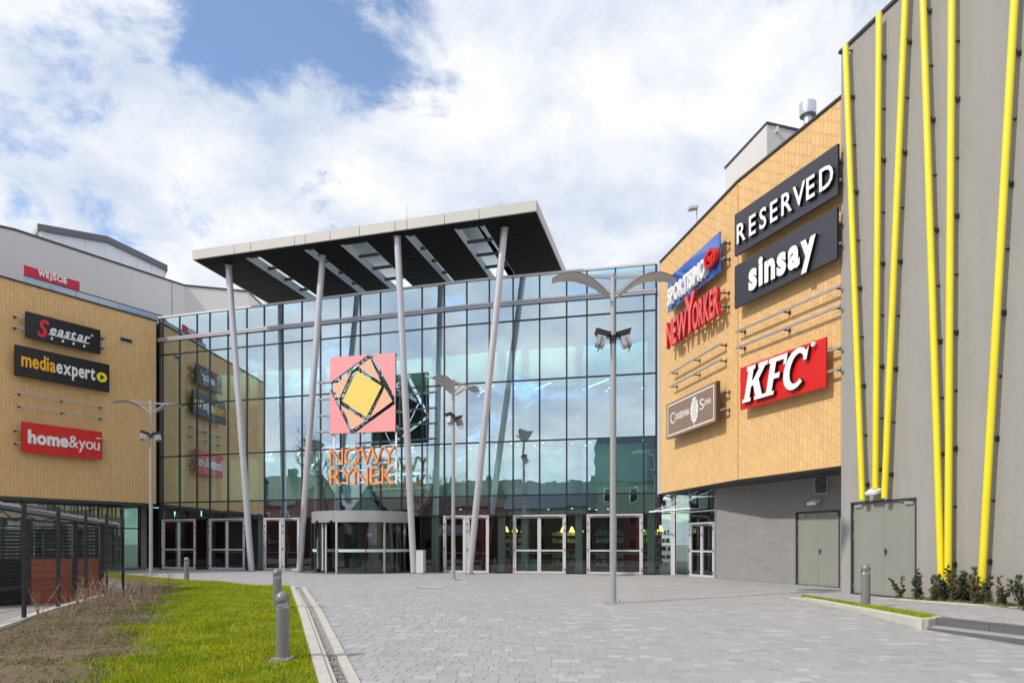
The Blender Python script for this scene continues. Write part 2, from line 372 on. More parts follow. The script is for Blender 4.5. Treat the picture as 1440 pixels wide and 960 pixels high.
# grass blades
def blades(name, pts, hmin, hmax, wdt, m, lean=0.5, kind='stuff', label=None, cat='grass'):
    pts = np.array(pts); n = len(pts); a = np.random.rand(n)*2*np.pi; h = hmin+np.random.rand(n)*(hmax-hmin)
    dx = np.cos(a)*wdt/2; dy = np.sin(a)*wdt/2; b = np.random.rand(n)*2*np.pi; l = h*lean*np.random.rand(n)
    v = np.zeros((n, 3, 3), dtype=np.float32)
    v[:, 0] = pts+np.stack([dx, dy, 0*dx], 1); v[:, 1] = pts-np.stack([dx, dy, 0*dx], 1)
    v[:, 2] = pts+np.stack([np.cos(b)*l, np.sin(b)*l, h], 1)
    me = bpy.data.meshes.new(name); me.vertices.add(n*3); me.vertices.foreach_set('co', v.ravel())
    me.loops.add(n*3); me.loops.foreach_set('vertex_index', np.arange(n*3, dtype=np.int32))
    me.polygons.add(n); me.polygons.foreach_set('loop_start', np.arange(0, n*3, 3, dtype=np.int32))
    me.update(calc_edges=True); me.materials.append(m)
    o = bpy.data.objects.new(name, me); C.objects.link(o); o['kind'] = kind
    if label: o['label'] = label; o['category'] = cat
    return o
pts = []; wp = []
while len(pts) < 90000:
    y = 7.5+18.5*random.random()**1.6; xr_ = lawn_r(y); xl_ = sx_(y)
    x = xl_-1.0+(xr_-xl_+1.0)*random.random()
    if y > 22 and x > lawn_r(y): continue
    if x > xr_+0.035-0.05*random.random(): continue
    e = x-xl_-0.35*math.sin(y*1.9)-0.25*math.sin(y*4.3+1)
    if e < 0 and random.random() > math.exp(e*7.0)*0.5: continue
    if math.hypot(x-at(397.5, 9.75), y-9.72) < .2 or (y < 9.75 and abs(x-at(397.5, 9.75)) < .17 and y > 9.2 and random.random() < .8): continue
    pts.append((x, y, g0(x, y)+0.02+hb(x, y)*0.8))
dry = [p for p in random.sample(pts, 9000) if math.sin(p[0]*2.3+p[1])+math.sin(p[1]*3.1-p[0]*2) > -.2]
blades('dry_grass', dry, 0.02, 0.075, 0.012, mat('dry_blade', (.42, .36, .14), .8, spec=.1), 1.1, label='scattered dry straw coloured blades in the lawn')
blades('lawn_grass', pts, 0.03, 0.085, 0.012, m_lawnblade, 0.7, label='bright green mown lawn grass beside the drain kerb')
while len(wp) < 26000:
    y = 7.0+25*random.random()**1.5; xl_ = lawn_l(y)+0.3; xr_ = min(lawn_r(y), sx_(y)+0.5)
    if y > 26: xr_ = lawn_r(y)
    if xr_ <= xl_: continue
    u = random.random() ** 0.6; x = xl_+(xr_-xl_)*u
    f = math.sin(x*3.1+y*1.3)+math.sin(y*2.9-x*1.7)+math.sin(x*7+y*5)*0.5
    if f < -0.1 and random.random() > 0.12: continue
    if 20.5 < y < 26.5 and x > -11.8 and random.random() > 0.08: continue
    wp.append((x, y, g0(x, y)+0.01+hb(x, y)))
blades('weeds', wp, 0.02, 0.07, 0.014, m_weedblade, 1.0, label='sparse pale weeds creeping over the brown soil bed', cat='weeds')
gp2 = []
while len(gp2) < 9000:
    y = 25.5+8*random.random(); xr_ = far_l(y); x = xr_-1.9*random.random()**1.3-0.05
    gp2.append((x, y, g0(x, y)+0.02))
blades('far_grass', gp2, 0.04, 0.10, 0.02, m_lawnblade, 0.5, label='strip of green grass at the far end of the soil bed')
# clods and stones on the soil
mb = MB()
for i in range(1500):
    y = 7.5+17*random.random(); x = lawn_l(y)+0.1+(sx_(y)-lawn_l(y))*random.random()**1.5
    r = random.uniform(0.012, 0.045); z = g0(x, y)+hb(x, y)+0.01
    vs = [(x+r*random.uniform(.6,1.2)*math.cos(a), y+r*random.uniform(.6,1.2)*math.sin(a), z) for a in (0, 1.3, 2.5, 3.8, 5.1)]+[(x+random.uniform(-.3,.3)*r, y, z+r*random.uniform(.5,1))]
    mb.add(vs, [(0,1,5),(1,2,5),(2,3,5),(3,4,5),(4,0,5)])
o = struct('soil_clods', mb, m_soil, kind='stuff', label='brown clods and pebbles lying on the soil bed'); o['category'] = 'soil'

# ------------------------------------------------------------ kerb and drain along the lawn (setting)
KW = Wall((kx(23.2), 23.2), (kx(7.0), 7.0))     # u runs toward camera, n to the left (lawn)
drain = bpy.data.objects.new('drain_channel', None)
mb = MB()
def kz(t): p = KW.P(t, 0, 0); return g0(p[0], p[1])
def kstrip(mb, t0, t1, o0, o1, zt, zb=-0.15):
    a, b = kz(t0), kz(t1)
    vs = [KW.P(t0,o1,a+zb), KW.P(t1,o1,b+zb), KW.P(t1,o0,b+zb), KW.P(t0,o0,a+zb), KW.P(t0,o1,a+zt), KW.P(t1,o1,b+zt), KW.P(t1,o0,b+zt), KW.P(t0,o0,a+zt)]
    mb.add(vs, [(0,3,2,1),(4,5,6,7),(0,1,5,4),(1,2,6,5),(2,3,7,6),(3,0,4,7)])
n = 18; L_ = KW.len
kstrip(mb, 0.6, L_, -0.36, -0.22, 0.012)
dch = struct('drain_channel', mb, m_gravel)
def child_struct(name, mb, m, par, **kw):
    o = bpy.data.objects.new(name, mesh(name, mb, m, **kw)); C.objects.link(o); o.parent = par; return o
for i in range(n):
    t0 = L_*i/n; t1 = L_*(i+1)/n-0.008
    mb = MB(); kstrip(mb, t0, t1, -0.15, 0.0, 0.055); child_struct('kerb_stone', mb, m_kerb, dch)
    if i > 0:
        mb = MB(); kstrip(mb, t0, t1, -0.22, -0.152, 0.03); child_struct('channel_edge', mb, m_alul if False else m_kerb, dch)
        mb = MB(); kstrip(mb, t0, t1, -0.50, -0.362, 0.022); child_struct('edge_slab', mb, m_kerb, dch)
    else:
        mb = MB(); kstrip(mb, 0.4, t1, -0.50, -0.362, 0.022); child_struct('edge_slab', mb, m_kerb, dch)
mb = MB()
for i in range(2200):
    t = random.uniform(0.7, L_); o_ = random.uniform(-0.35, -0.23); p = KW.P(t, o_, kz(t)+0.012); r = random.uniform(.006, .014)
    mb.add([(p[0]-r,p[1]-r,p[2]),(p[0]+r,p[1]-r,p[2]),(p[0],p[1]+r,p[2]),(p[0],p[1],p[2]+r)], [(0,1,3),(1,2,3),(2,0,3)])
o = struct('gravel', mb, mat('gravel_grain', (0.33, 0.30, 0.28), 0.9, var=0.3, vscale=30), kind='stuff', label='dark gravel filling the drain channel'); o['category'] = 'gravel'

# ------------------------------------------------------------ plaza paving
mb = MB()
plaza_l = lambda y: (kx(y)+0.5 if y < 23.2 else far_l(y)+0.02)
isl_x = 7.57
def plaza_r(y): return isl_x if y < 18.7 else 14.0
strip('plaza', [5+0.5*i for i in range(0, 73)], plaza_l, lambda y: (9.5 if y < 12.65 else (isl_x if y < 18.7 else 13.0)), lambda x, y: g0(x, y)-0.006, m_joint, 6)
def path_l(y): return max(7.6, 7.96+(12.9-y)*0.387) if y < 12.9 else lin([(12.9, 8.0), (13.1, 8.26), (17.7, 7.72), (18.7, 7.62), (19.0, 7.6)])(y)
def bed_x(y): return lin([(5, 12.4), (14.3, 10.75), (18.1, 10.2)])(y)
strip('path', [5+0.5*i for i in range(0, 28)]+[18.7], path_l, lambda y: 14.0, lambda x, y: zpath(y)-0.006, m_joint, 4)
rot = Matrix.Rotation(R(-3.5), 3, 'Z')
WIDS = (0.14, 0.20, 0.20, 0.27, 0.33)
def stones(test, zf, y0, y1, x0, x1, rd=0.19):
    out_ = []; ny = int((y1-y0)/rd)
    for j in range(ny):
        y = y0+j*rd; x = x0+random.random()*0.3
        while x < x1:
            wd = random.choice(WIDS)*random.choice((1, 1)); c = rot @ Vector((x+wd/2, y+rd/2, 0))
            if test(c.x, c.y): out_.append((c.x, c.y, wd, rd))
            x += wd
    return out_
def test_plaza(x, y):
    if y < 7.6 or y > 40.5: return False
    if x < plaza_l(y)+0.08: return False
    if (Vector((x, y))-W1.a).dot(W1.n) < 0.03 or (Vector((x, y))-W2.a).dot(W2.n) < 0.03: return False
    if abs(x) > 0.82*y+1: return False
    if y < 18.75:
        if y > 12.6: return x < isl_x-0.1
        return x < 7.62+(12.65-y)*0.37-0.08
    if y < 21 and (Vector((x, y))-WT.a).dot(WT.n) < 0.1 and x > 10: return False
    if y < 20.9 and x > 10.08+.281*(20.9-y)-0.05: return False
    if (Vector((x, y))-WG.a).dot(WG.n) < 0.06: return False
    return True
def test_path(x, y):
    if y < 7.0 or y >= 18.75: return False
    if x < path_l(y)+(0.32 if y < 12.9 else 0.14): return False
    if y < 18.2 and x > bed_x(y)-0.1: return False
    if x > 10.08+.281*(20.9-y)-0.08: return False
    return True
def shade_of():
    r = random.random()
    if r < 0.09: return random.uniform(1.10, 1.24)
    if r < 0.20: return random.uniform(0.88, 0.93)
    return random.uniform(0.95, 1.04)
plaza = bpy.data.objects['plaza']; path = bpy.data.objects['path']
PAV = {}
def paver_mesh(wd, rd, k):
    if (wd, k) not in PAV:
        g = 0.0025; mbp = MB(); x = wd/2-g; y = rd/2-g; b = 0.004
        vs = [(-x,-y,0),(x,-y,0),(x,y,0),(-x,y,0),(-x+b,-y+b,.003),(x-b,-y+b,.003),(x-b,y-b,.003),(-x+b,y-b,.003)]
        mbp.add(vs, [(4,5,6,7),(0,1,5,4),(1,2,6,5),(2,3,7,6),(3,0,4,7)], 0, (0.91, 0.96, 0.99, 1.01, 1.04, 1.18)[k])
        PAV[wd, k] = mesh('paving_stone', mbp, m_pave, attr=True)
    return PAV[wd, k]
st = stones(test_plaza, None, 5.0, 43, -26, 20); st.sort(key=lambda s: s[1]+abs(s[0])*0.05)
rr = rot.to_euler().z
big_mb = MB()
def stone_into(mbx, cx, cy, wd, rd, zf):
    g = 0.0025; b = 0.004; x = wd/2-g; y = rd/2-g; z = random.uniform(0, .0012)
    vs = []
    for (a, c, h) in ((-x,-y,0),(x,-y,0),(x,y,0),(-x,y,0),(-x+b,-y+b,.003),(x-b,-y+b,.003),(x-b,y-b,.003),(-x+b,y-b,.003)):
        q = rot @ Vector((a, c, 0)); X = cx+q.x; Y = cy+q.y; vs.append((X, Y, zf(X, Y)-0.004+z+h))
    mbx.add(vs, [(4,5,6,7),(0,1,5,4),(1,2,6,5),(2,3,7,6),(3,0,4,7)], 0, shade_of())
for i, (cx, cy, wd, rd) in enumerate(st):
    if i < 300:
        o = bpy.data.objects.new('paving_stone', paver_mesh(wd, rd, random.choice((0,1,1,2,2,2,3,3,4,4,5)))); C.objects.link(o); o.parent = plaza
        o.location = (cx, cy, g0(cx, cy)-0.004+random.uniform(0, .0012)); o.rotation_euler = (math.atan(.035), 0, rr)
    else: stone_into(big_mb, cx, cy, wd, rd, g0)
o = bpy.data.objects.new('paving_field', mesh('paving_field', big_mb, m_pave, attr=True)); C.objects.link(o); o.parent = plaza; o['kind'] = 'stuff'
pm = MB()
for (cx, cy, wd, rd) in stones(test_path, None, 5, 21, 4, 14): stone_into(pm, cx, cy, wd, rd, lambda x, y: zpath(y))
o = bpy.data.objects.new('path_paving_field', mesh('path_paving_field', pm, m_pave, attr=True)); C.objects.link(o); o.parent = path; o['kind'] = 'stuff'

# steps, right foreground
stp = MB(); du = Vector((0.58, -1.5)).normalized()
def quad_prism(mb, pts, z0, z1):
    n = len(pts); vs = [(p[0], p[1], z0) for p in pts]+[(p[0], p[1], z1) for p in pts]
    mb.add(vs, [tuple(range(n))[::-1], tuple(range(n, 2*n))]+[(i, (i+1) % n, n+(i+1) % n, n+i) for i in range(n)])
s0 = Vector((7.99, 12.88)); s1 = s0+du*8; nr = Vector((-du.y, du.x)) # points right/back
quad_prism(stp, [s1+nr*0.14, s0+nr*0.14, s0, s1], -0.7, 0.108)
steps = struct('steps', stp, m_kerbd)
mb = MB(); t0 = Vector((7.66, 12.66)); t1 = t0+du*8
quad_prism(mb, [s1, s0, t0, t1][::-1], -0.7, -0.045)
child_struct('lower_step', mb, m_kerbd, steps)
mb = MB(); quad_prism(mb, [s1, s0, t0, t1][::-1], -0.046, -0.036); o = child_struct('tread', mb, mat('tread_stone', (.36, .35, .35), .9, var=.15, vscale=5), steps)
for v in o.data.vertices:
    pass
# block joints of the top riser as separate blocks
for i in range(7):
    a = s0+du*(0.02+i*1.0); b = a+du*0.985; mb = MB()
    quad_prism(mb, [b+nr*0.20, a+nr*0.20, a-nr*0.012, b-nr*0.012], -0.04, 0.112); child_struct('step_block', mb, m_kerbd, steps)

# grass island with kerb
isl = thing('grass_island', 'narrow wedge of grass in a pale stone kerb with a bollard on it', 'planting island', (7.7, 15.5, 0))
ip = [(7.60, 18.75), (7.57, 12.62), (8.0, 12.86), (8.26, 13.1), (7.74, 17.9)]
mb = MB(); quad_prism(mb, [(7.64, 18.3), (7.70, 12.85), (8.0, 13.0), (8.2, 13.15), (7.72, 18.0)][::-1] if False else [(7.66, 18.2), (7.72, 17.9), (8.2, 13.2), (7.98, 13.0), (7.70, 12.8)][::-1], -0.2, 0.095)
part('turf', mb, m_turf, isl, world=True)
def kerb_run(p, q, wd, z0, z1f, n, parent, nm='kerb_stone', sgn=1):
    p = Vector(p); q = Vector(q); d = (q-p); u = d.normalized(); nn = Vector((-u.y, u.x))*wd*sgn
    for i in range(n):
        a = p+d*(i/n); b = p+d*((i+1)/n)-u*0.006; mb = MB()
        z1a, z1b = z1f(a.y), z1f(b.y); c = 0.02
        vs = [(a.x,a.y,z0),(b.x,b.y,z0),(b.x+nn.x,b.y+nn.y,z0),(a.x+nn.x,a.y+nn.y,z0),
              (a.x,a.y,z1a-c),(b.x,b.y,z1b-c),(b.x+nn.x,b.y+nn.y,z1b),(a.x+nn.x,a.y+nn.y,z1a),
              (a.x+nn.x*.2,a.y+nn.y*.2,z1a),(b.x+nn.x*.2,b.y+nn.y*.2,z1b)]
        f = [(0,3,2,1),(0,1,5,4),(4,5,9,8),(8,9,6,7),(2,3,7,6),(1,2,6,9,5),(3,0,4,8,7)]
        if sgn < 0: f = [x[::-1] for x in f]
        mb.add(vs, f); part(nm, mb, m_kerb, parent, world=True)
kerb_run((7.57, 12.62), (7.60, 18.75), 0.13, -0.3, lambda y: 0.115 if y < 17.6 else 0.115-0.09*(y-17.6)/1.15, 7, isl, sgn=-1)
kerb_run((7.57, 12.60), (8.0, 12.86), 0.12, -0.3, lambda y: 0.113, 1, isl)
kerb_run((8.0, 12.88), (8.26, 13.1), 0.1, -0.3, lambda y: 0.111, 1, isl)
kerb_run((8.26, 13.1), (7.74, 17.9), 0.05, -0.3, lambda y: 0.105, 5, isl)
pts = []
while len(pts) < 9000:
    y = random.uniform(12.9, 18.1); a = 7.70; b = float(np.interp(y, [12.8, 13.2, 17.9, 18.2], [7.8, 8.2, 7.72, 7.7]))
    x = random.uniform(a, max(a+.02, b)); pts.append((x, y, 0.095))
gi = blades('grass', pts, 0.03, 0.09, 0.012, m_lawnblade, 0.7); gi.parent = isl; gi.matrix_parent_inverse = Matrix.Translation(-Vector(isl.location))

# planting bed under the yellow pipes
bed = thing('planting_bed', 'long bed of low green ground cover at the foot of the grey wall', 'planting bed', (10.8, 17, 0))
def wallx(y): return 10.08+.281*(20.9-y)-0.03
mb = MB(); yb = [7+0.5*i for i in range(0, 23)]
for i in range(len(yb)-1):
    a, b = yb[i], yb[i+1]
    mb.add([(bed_x(a)+.05,a,zpath(a)+.03),(wallx(a),a,zpath(a)+.06),(wallx(b),b,zpath(b)+.06),(bed_x(b)+.05,b,zpath(b)+.03)], [(0,1,2,3)])
part('soil', mb, m_soil, bed, world=True)
kerb_run((bed_x(7), 7), (bed_x(18.1), 18.1), 0.06, -0.2, lambda y: zpath(y)+0.045, 11, bed, sgn=-1)
kerb_run((bed_x(18.1), 18.1), (9.75, 18.15), 0.06, -0.2, lambda y: zpath(y)+0.045, 1, bed, sgn=-1)
pts = []
while len(pts) < 9000:
    y = random.uniform(9, 18.1); x = bed_x(y)+.06+(wallx(y)-bed_x(y)-.1)*random.random()**1.3
    if math.sin(x*9+y*3)+math.sin(y*5-x*4) < -0.3: continue
    pts.append((x, y, zpath(y)+.035))
gi = blades('ground_cover', pts, 0.03, 0.08, 0.022, m_weedblade, 1.0); gi.parent = bed; gi.matrix_parent_inverse = Matrix.Translation(-Vector(bed.location))

# ------------------------------------------------------------ tiles / bricks on a wall
TM = {}
def tile_mesh(key, w_, h_, d_, m, sh):
    if key not in TM:
        mbt = MB(); g = 0.005; mbt.add([(0,0,0),(w_,0,0),(w_,0,h_),(0,0,h_),(g,-d_,g),(w_-g,-d_,g),(w_-g,-d_,h_-g),(g,-d_,h_-g)],
            [(4,5,6,7),(0,1,5,4),(1,2,6,5),(2,3,7,6),(3,0,4,7)], 0, sh)
        TM[key] = mesh('tile', mbt, m, attr=True)
    return TM[key]
def clad(wall, t0, t1, z0, zt, tw, th, d, m, parent, nm, base_off, mode='vert', seed=1, near=300, var=0.05, gap=0.006):
    rnd = random.Random(seed); cells = []
    if mode == 'vert':
        nx = int((t1-t0)/tw)
        for i in range(nx+1):
            t = t0+i*tw; we = min(tw, t1-t)
            if we < 0.03: continue
            ph = ((i*0.27+0.11*(i//7)+0.03*rnd.random()) % 1.0)*th; z = z0-ph
            while z < zt(t):
                a = max(z, z0); b = min(z+th, zt(t)-0.02)
                if b-a > 0.03: cells.append((t, a, we, b-a))
                z += th
    else:
        nz = int((zt(0)-z0)/th)
        for j in range(nz+1):
            z = z0+j*th; hh = min(th, zt(t0)-z)
            if hh < 0.02: continue
            t = t0-(tw/2 if j % 2 else 0)
            while t < t1:
                a = max(t, t0); b = min(t+tw, t1)
                if b-a > 0.02: cells.append((a, z, b-a, hh))
                t += tw
    cells.sort(key=lambda c: Vector(wall.P(c[0], 0, c[1])).length if abs(c[2]-tw) < 1e-6 and abs(c[3]-th) < 1e-6 else 1e9)
    mbf = MB(); k = 0; off = Vector(parent.location)
    for (t, z, w_, h_) in cells:
        full = abs(w_-tw) < 1e-6 and abs(h_-th) < 1e-6
        if full and k < near:
            q = rnd.randrange(6); me = tile_mesh((nm, q), tw-gap, th-gap, d, m, 1+var*(q-2.5)/2.5)
            o = bpy.data.objects.new(nm, me); C.objects.link(o); o.parent = parent
            o.location = Vector(wall.P(t+gap/2, base_off, z+gap/2))-off; o.rotation_euler = (0, 0, wall.rz); k += 1
        else:
            a = base_off; b = base_off+d; g = 0.005; s_ = 1+var*rnd.uniform(-1, 1)
            vs = [wall.P(t+gap/2,a,z+gap/2), wall.P(t+w_-gap/2,a,z+gap/2), wall.P(t+w_-gap/2,a,z+h_-gap/2), wall.P(t+gap/2,a,z+h_-gap/2)]
            vs += [wall.P(t+gap/2+g,b,z+gap/2+g), wall.P(t+w_-gap/2-g,b,z+gap/2+g), wall.P(t+w_-gap/2-g,b,z+h_-gap/2-g), wall.P(t+gap/2+g,b,z+h_-gap/2-g)]
            mbf.add(vs, [(4,5,6,7),(0,1,5,4),(1,2,6,5),(2,3,7,6),(3,0,4,7)], 0, s_)
    if mbf.v:
        o = part(nm+'_field', mbf, m, parent, world=True, attr=True, kind='stuff')

# ------------------------------------------------------------ right building (ochre tiled upper storey)
rb = thing('ochre_building', 'sunlit ochre tiled building on the right carrying the shop signs', 'building', (9.5, 27, 0))
def ztR1(t): return 14.93+0.11*t/WR1.len
def ztR2(t): return 15.04+0.19*t/WR2.len
def slab(mb, wall, t0, t1, o0, o1, z0, zf):
    vs = [wall.P(t0,o1,z0), wall.P(t1,o1,z0), wall.P(t1,o0,z0), wall.P(t0,o0,z0), wall.P(t0,o1,zf(t0)), wall.P(t1,o1,zf(t1)), wall.P(t1,o0,zf(t1)), wall.P(t0,o0,zf(t0))]
    mb.add(vs, [(0,3,2,1),(4,5,6,7),(0,1,5,4),(1,2,6,5),(2,3,7,6),(3,0,4,7)])
R2L = WR2.len+0.35
mb = MB(); slab(mb, WR1, 0, WR1.len, -0.35, -0.02, 3.9, ztR1); slab(mb, WR2, 0, R2L, -0.35, -0.02, 3.9, ztR2)
part('wall', mb, m_tileback, rb, world=True)
clad(WR1, 0.02, WR1.len, 3.9, lambda t: ztR1(t), 0.172, 0.42, 0.008, m_tile, rb, 'tile', -0.018, seed=3, near=120)
clad(WR2, 0.0, R2L, 3.9, lambda t: ztR2(t), 0.172, 0.42, 0.008, m_tile, rb, 'tile', -0.018, seed=4, near=180)
mb = MB()
for wl, zf, t1 in ((WR1, ztR1, WR1.len), (WR2, ztR2, R2L)):
    a, b = zf(0), zf(t1); vs = [wl.P(0,.05,a), wl.P(t1,.05,b), wl.P(t1,-.4,b), wl.P(0,-.4,a), wl.P(0,.05,a+.07), wl.P(t1,.05,b+.07), wl.P(t1,-.4,b+.07), wl.P(0,-.4,a+.07)]
    mb.add(vs, [(0,3,2,1),(4,5,6,7),(0,1,5,4),(1,2,6,5),(2,3,7,6),(3,0,4,7)])
part('coping', mb, m_dark2, rb, world=True)
mb = MB()   # soffit and roof
for zz_, m_, nm in ((3.88, m_dark2, 'soffit'), (14.7, m_dark2, 'roof')):
    mb = MB(); q = [WR1.P(0,-.05,0), WR1.P(WR1.len,-.05,0), WR2.P(R2L,-.05,0), (16, 22.4, 0), (14, 36, 0)]
    quad_prism(mb, [(a[0], a[1]) for a in q][::-1] if False else [(a[0], a[1]) for a in q], zz_-0.02, zz_+0.15); part(nm, mb, m_, rb, world=True)
mb = MB(); WR1.obox(mb, -0.02, 0.10, -0.1, 0.035, 3.88, 14.95); part('corner_trim', mb, m_alul, rb, world=True)
_cw = Wall(Cc, P0); mb = MB(); _cw.obox(mb, -.03, _cw.len, -.3, -.02, 3.9, 14.95); part('corner_post', mb, m_alul, rb, world=True)
# vertical corner seam between facets
mb = MB(); WR2.obox(mb, -0.03, 0.02, -0.05, 0.012, 3.9, 15.0); part('seam', mb, m_tileback, rb, world=True)

# grey brick ground floor, recessed
gb = thing('grey_brick_wall', 'recessed grey brick ground floor wall under the ochre storey', 'wall', (10, 26, 0))
t_d0, _ = WG.hit(1119); t_d1, _ = WG.hit(1181)
DZ = 2.62
mb = MB()
for (a, b, z0, z1) in ((0, t_d0, -.1, 3.9), (t_d0, t_d1, DZ, 3.9), (t_d1, WG.len+1.2, -.1, 3.9)): WG.obox(mb, a, b, -0.3, -0.008, z0, z1)
part('wall', mb, m_brickj, gb, world=True)
clad(WG, 0.0, t_d0-0.04, 0.0, lambda t: 3.9, 0.30, 0.10, 0.006, m_brick, gb, 'brick', -0.008, 'horiz', 5, near=300, var=0.05, gap=0.006)
clad(WG, t_d0-0.04, t_d1+0.04, DZ+0.04, lambda t: 3.9, 0.30, 0.10, 0.006, m_brick, gb, 'brick', -0.008, 'horiz', 6, near=0, var=0.05, gap=0.006)
clad(WG, t_d1+0.04, WG.len+1.0, 0.0, lambda t: 3.9, 0.30, 0.10, 0.006, m_brick, gb, 'brick', -0.008, 'horiz', 8, near=0, var=0.05, gap=0.006)
# louvre
la, lz1 = WG.hit(1146, 659.5, 0); lb, _ = WG.hit(1165.5, 659, 0); lz0 = WG.hit(1146, 695.5)[1]
lv = thing('louvre', 'tall grey louvred vent high in the grey brick wall', 'vent', WG.P(la, 0, lz0), WG.rz)
lw = lb-la; lh = lz1-lz0; mb = MB(); mb.box(0, .05, -.05, 0.05, 0, lh); mb.box(lw-.05, lw, -.05, .05, 0, lh); mb.box(.05, lw-.05, -.05, .05, 0, .05); mb.box(.05, lw-.05, -.05, .05, lh-.05, lh)
part('frame', mb, m_steel, lv)
mb = MB(); mb.box(.05, lw-.05, -.005, .01, .05, lh-.05); part('back', mb, m_black2, lv)
for i in range(9):
    z = .07+(lh-.14)*(i+.5)/9; mb = MB(); mb.bar((.05, -.03, z), (lw-.05, -.03, z), 0.05, 0.012, up=(0, -.6, 1)); part('slat', mb, m_steel, lv)

def metal_door(wall, px0, px1, ztop, label, base=0.0, off=-0.06):
    t0, _ = wall.hit(px0); t1, _ = wall.hit(px1); wd = t1-t0; h = ztop-base
    d = thing('metal_door', label, 'door', wall.P(t0, 0, base), wall.rz)
    y = -off
    mb = MB(); mb.box(0, .05, -.012, .12, 0, h); mb.box(wd-.05, wd, -.012, .12, 0, h); mb.box(.05, wd-.05, -.012, .12, h-.05, h); part('frame', mb, m_dark2 if off < -.05 else m_door, d)
    for s, (a, b) in enumerate(((.052, wd/2-.004), (wd/2+.004, wd-.052))):
        mb = MB(); mb.box(a, b, y, y+.05, 0.015, h-.052); lf = part('leaf', mb, m_door, d)
        hx = a+.02 if s == 0 else b-.02
        for hz in (.2, h*.62, h*.84):
            mb = MB(); mb.tube([(hx, y-.015, hz-.09), (hx, y-.015, hz+.09)], .014, 8); part('hinge', mb, m_alu, lf, smooth=True)
        if s == 1:
            mb = MB(); mb.box(a+.05, a+.09, y-.012, y, h*.42, h*.42+.2); mb.box(a+.05, a+.19, y-.06, y-.04, h*.42+.13, h*.42+.15); mb.box(a+.06, a+.08, y-.05, y, h*.42+.13, h*.42+.15); part('handle', mb, m_dark, lf)
        cx = a+.22 if s == 0 else b-.22
        mb = MB(); mb.box(cx-.14, cx+.14, y-.05, y, h-.17, h-.09); mb.bar((cx, y-.04, h-.08), (cx+(.3 if s == 0 else -.3), y-.06, h-.07), .02, .012); part('closer', mb, m_steel, lf)
    mb = MB(); mb.box(0, wd, -.02, .1, -.03, 0.012); part('threshold', mb, m_dark2, d)
    return d
metal_door(WG, 1119, 1181, DZ+.04, 'greenish grey double steel door in the grey brick wall under the louvre')

def wall_lamp(wall, px, py, label, s=1.0):
    t, z = wall.hit(px, py, .1)
    l = thing('wall_floodlight', label, 'floodlight', wall.P(t, 0, z), wall.rz, 'white floodlights fixed to the walls')
    mb = MB(); mb.box(-.03, .03, -.12, 0, -.03, .03); part('bracket', mb, m_alul, l)
    mt = Matrix.Translation((0, -.22*s, .02)) @ Matrix.Rotation(R(25), 4, 'X')
    mb = MB(); mb.box(-.2*s, .2*s, -.14*s, .12*s, -.035, .045, m=mt); mb.box(-.15*s, .15*s, -.10*s, .09*s, .045, .075, m=mt); part('housing', mb, m_wlet, l)
    mb = MB(); mb.box(-.17*s, .17*s, -.12*s, .09*s, -.042, -.036, m=mt); part('lens', mb, m_floodglass, l); return l
wall_lamp(WG, 1148, 707, 'white floodlight on the brick wall above the left grey steel door')

# ------------------------------------------------------------ grey tower with yellow pipes
tw = thing('grey_tower', 'tall grey rendered block at the right edge of the plaza', 'building', (TA[0], TA[1], 0))
TZ = 16.5
d0, _ = WT.hit(1196.5); d1, _ = WT.hit(1289)
DZ2 = WT.hit(1196.5, 706)[1]
mb = MB()
for (a, b, z0, z1) in ((0, d0, -.1, TZ), (d0, d1, DZ2, TZ), (d1, 17, -.1, TZ)): WT.obox(mb, a, b, -0.4, 0, z0, z1)
WT.obox(mb, 0, .4, -9, -.4, -.1, TZ); WT.obox(mb, 16.6, 17, -9, -.4, -.1, TZ); WT.obox(mb, 0.4, 16.6, -9, -.4, TZ-.6, TZ-.3)
part('wall', mb, m_render, tw, world=True)
mb = MB(); WT.obox(mb, -.06, 17.06, -.42, .06, TZ, TZ+.09); WT.obox(mb, -.06, .42, -9, -.42, TZ, TZ+.09); part('coping', mb, m_dark2, tw, world=True)
metal_door(WT, 1196.5, 1289, DZ2, 'large greenish grey double steel door in the grey tower', base=0.02)
wall_lamp(WT, 1234, 692, 'white floodlight on the tower above the right grey steel door')
PO = 0.24
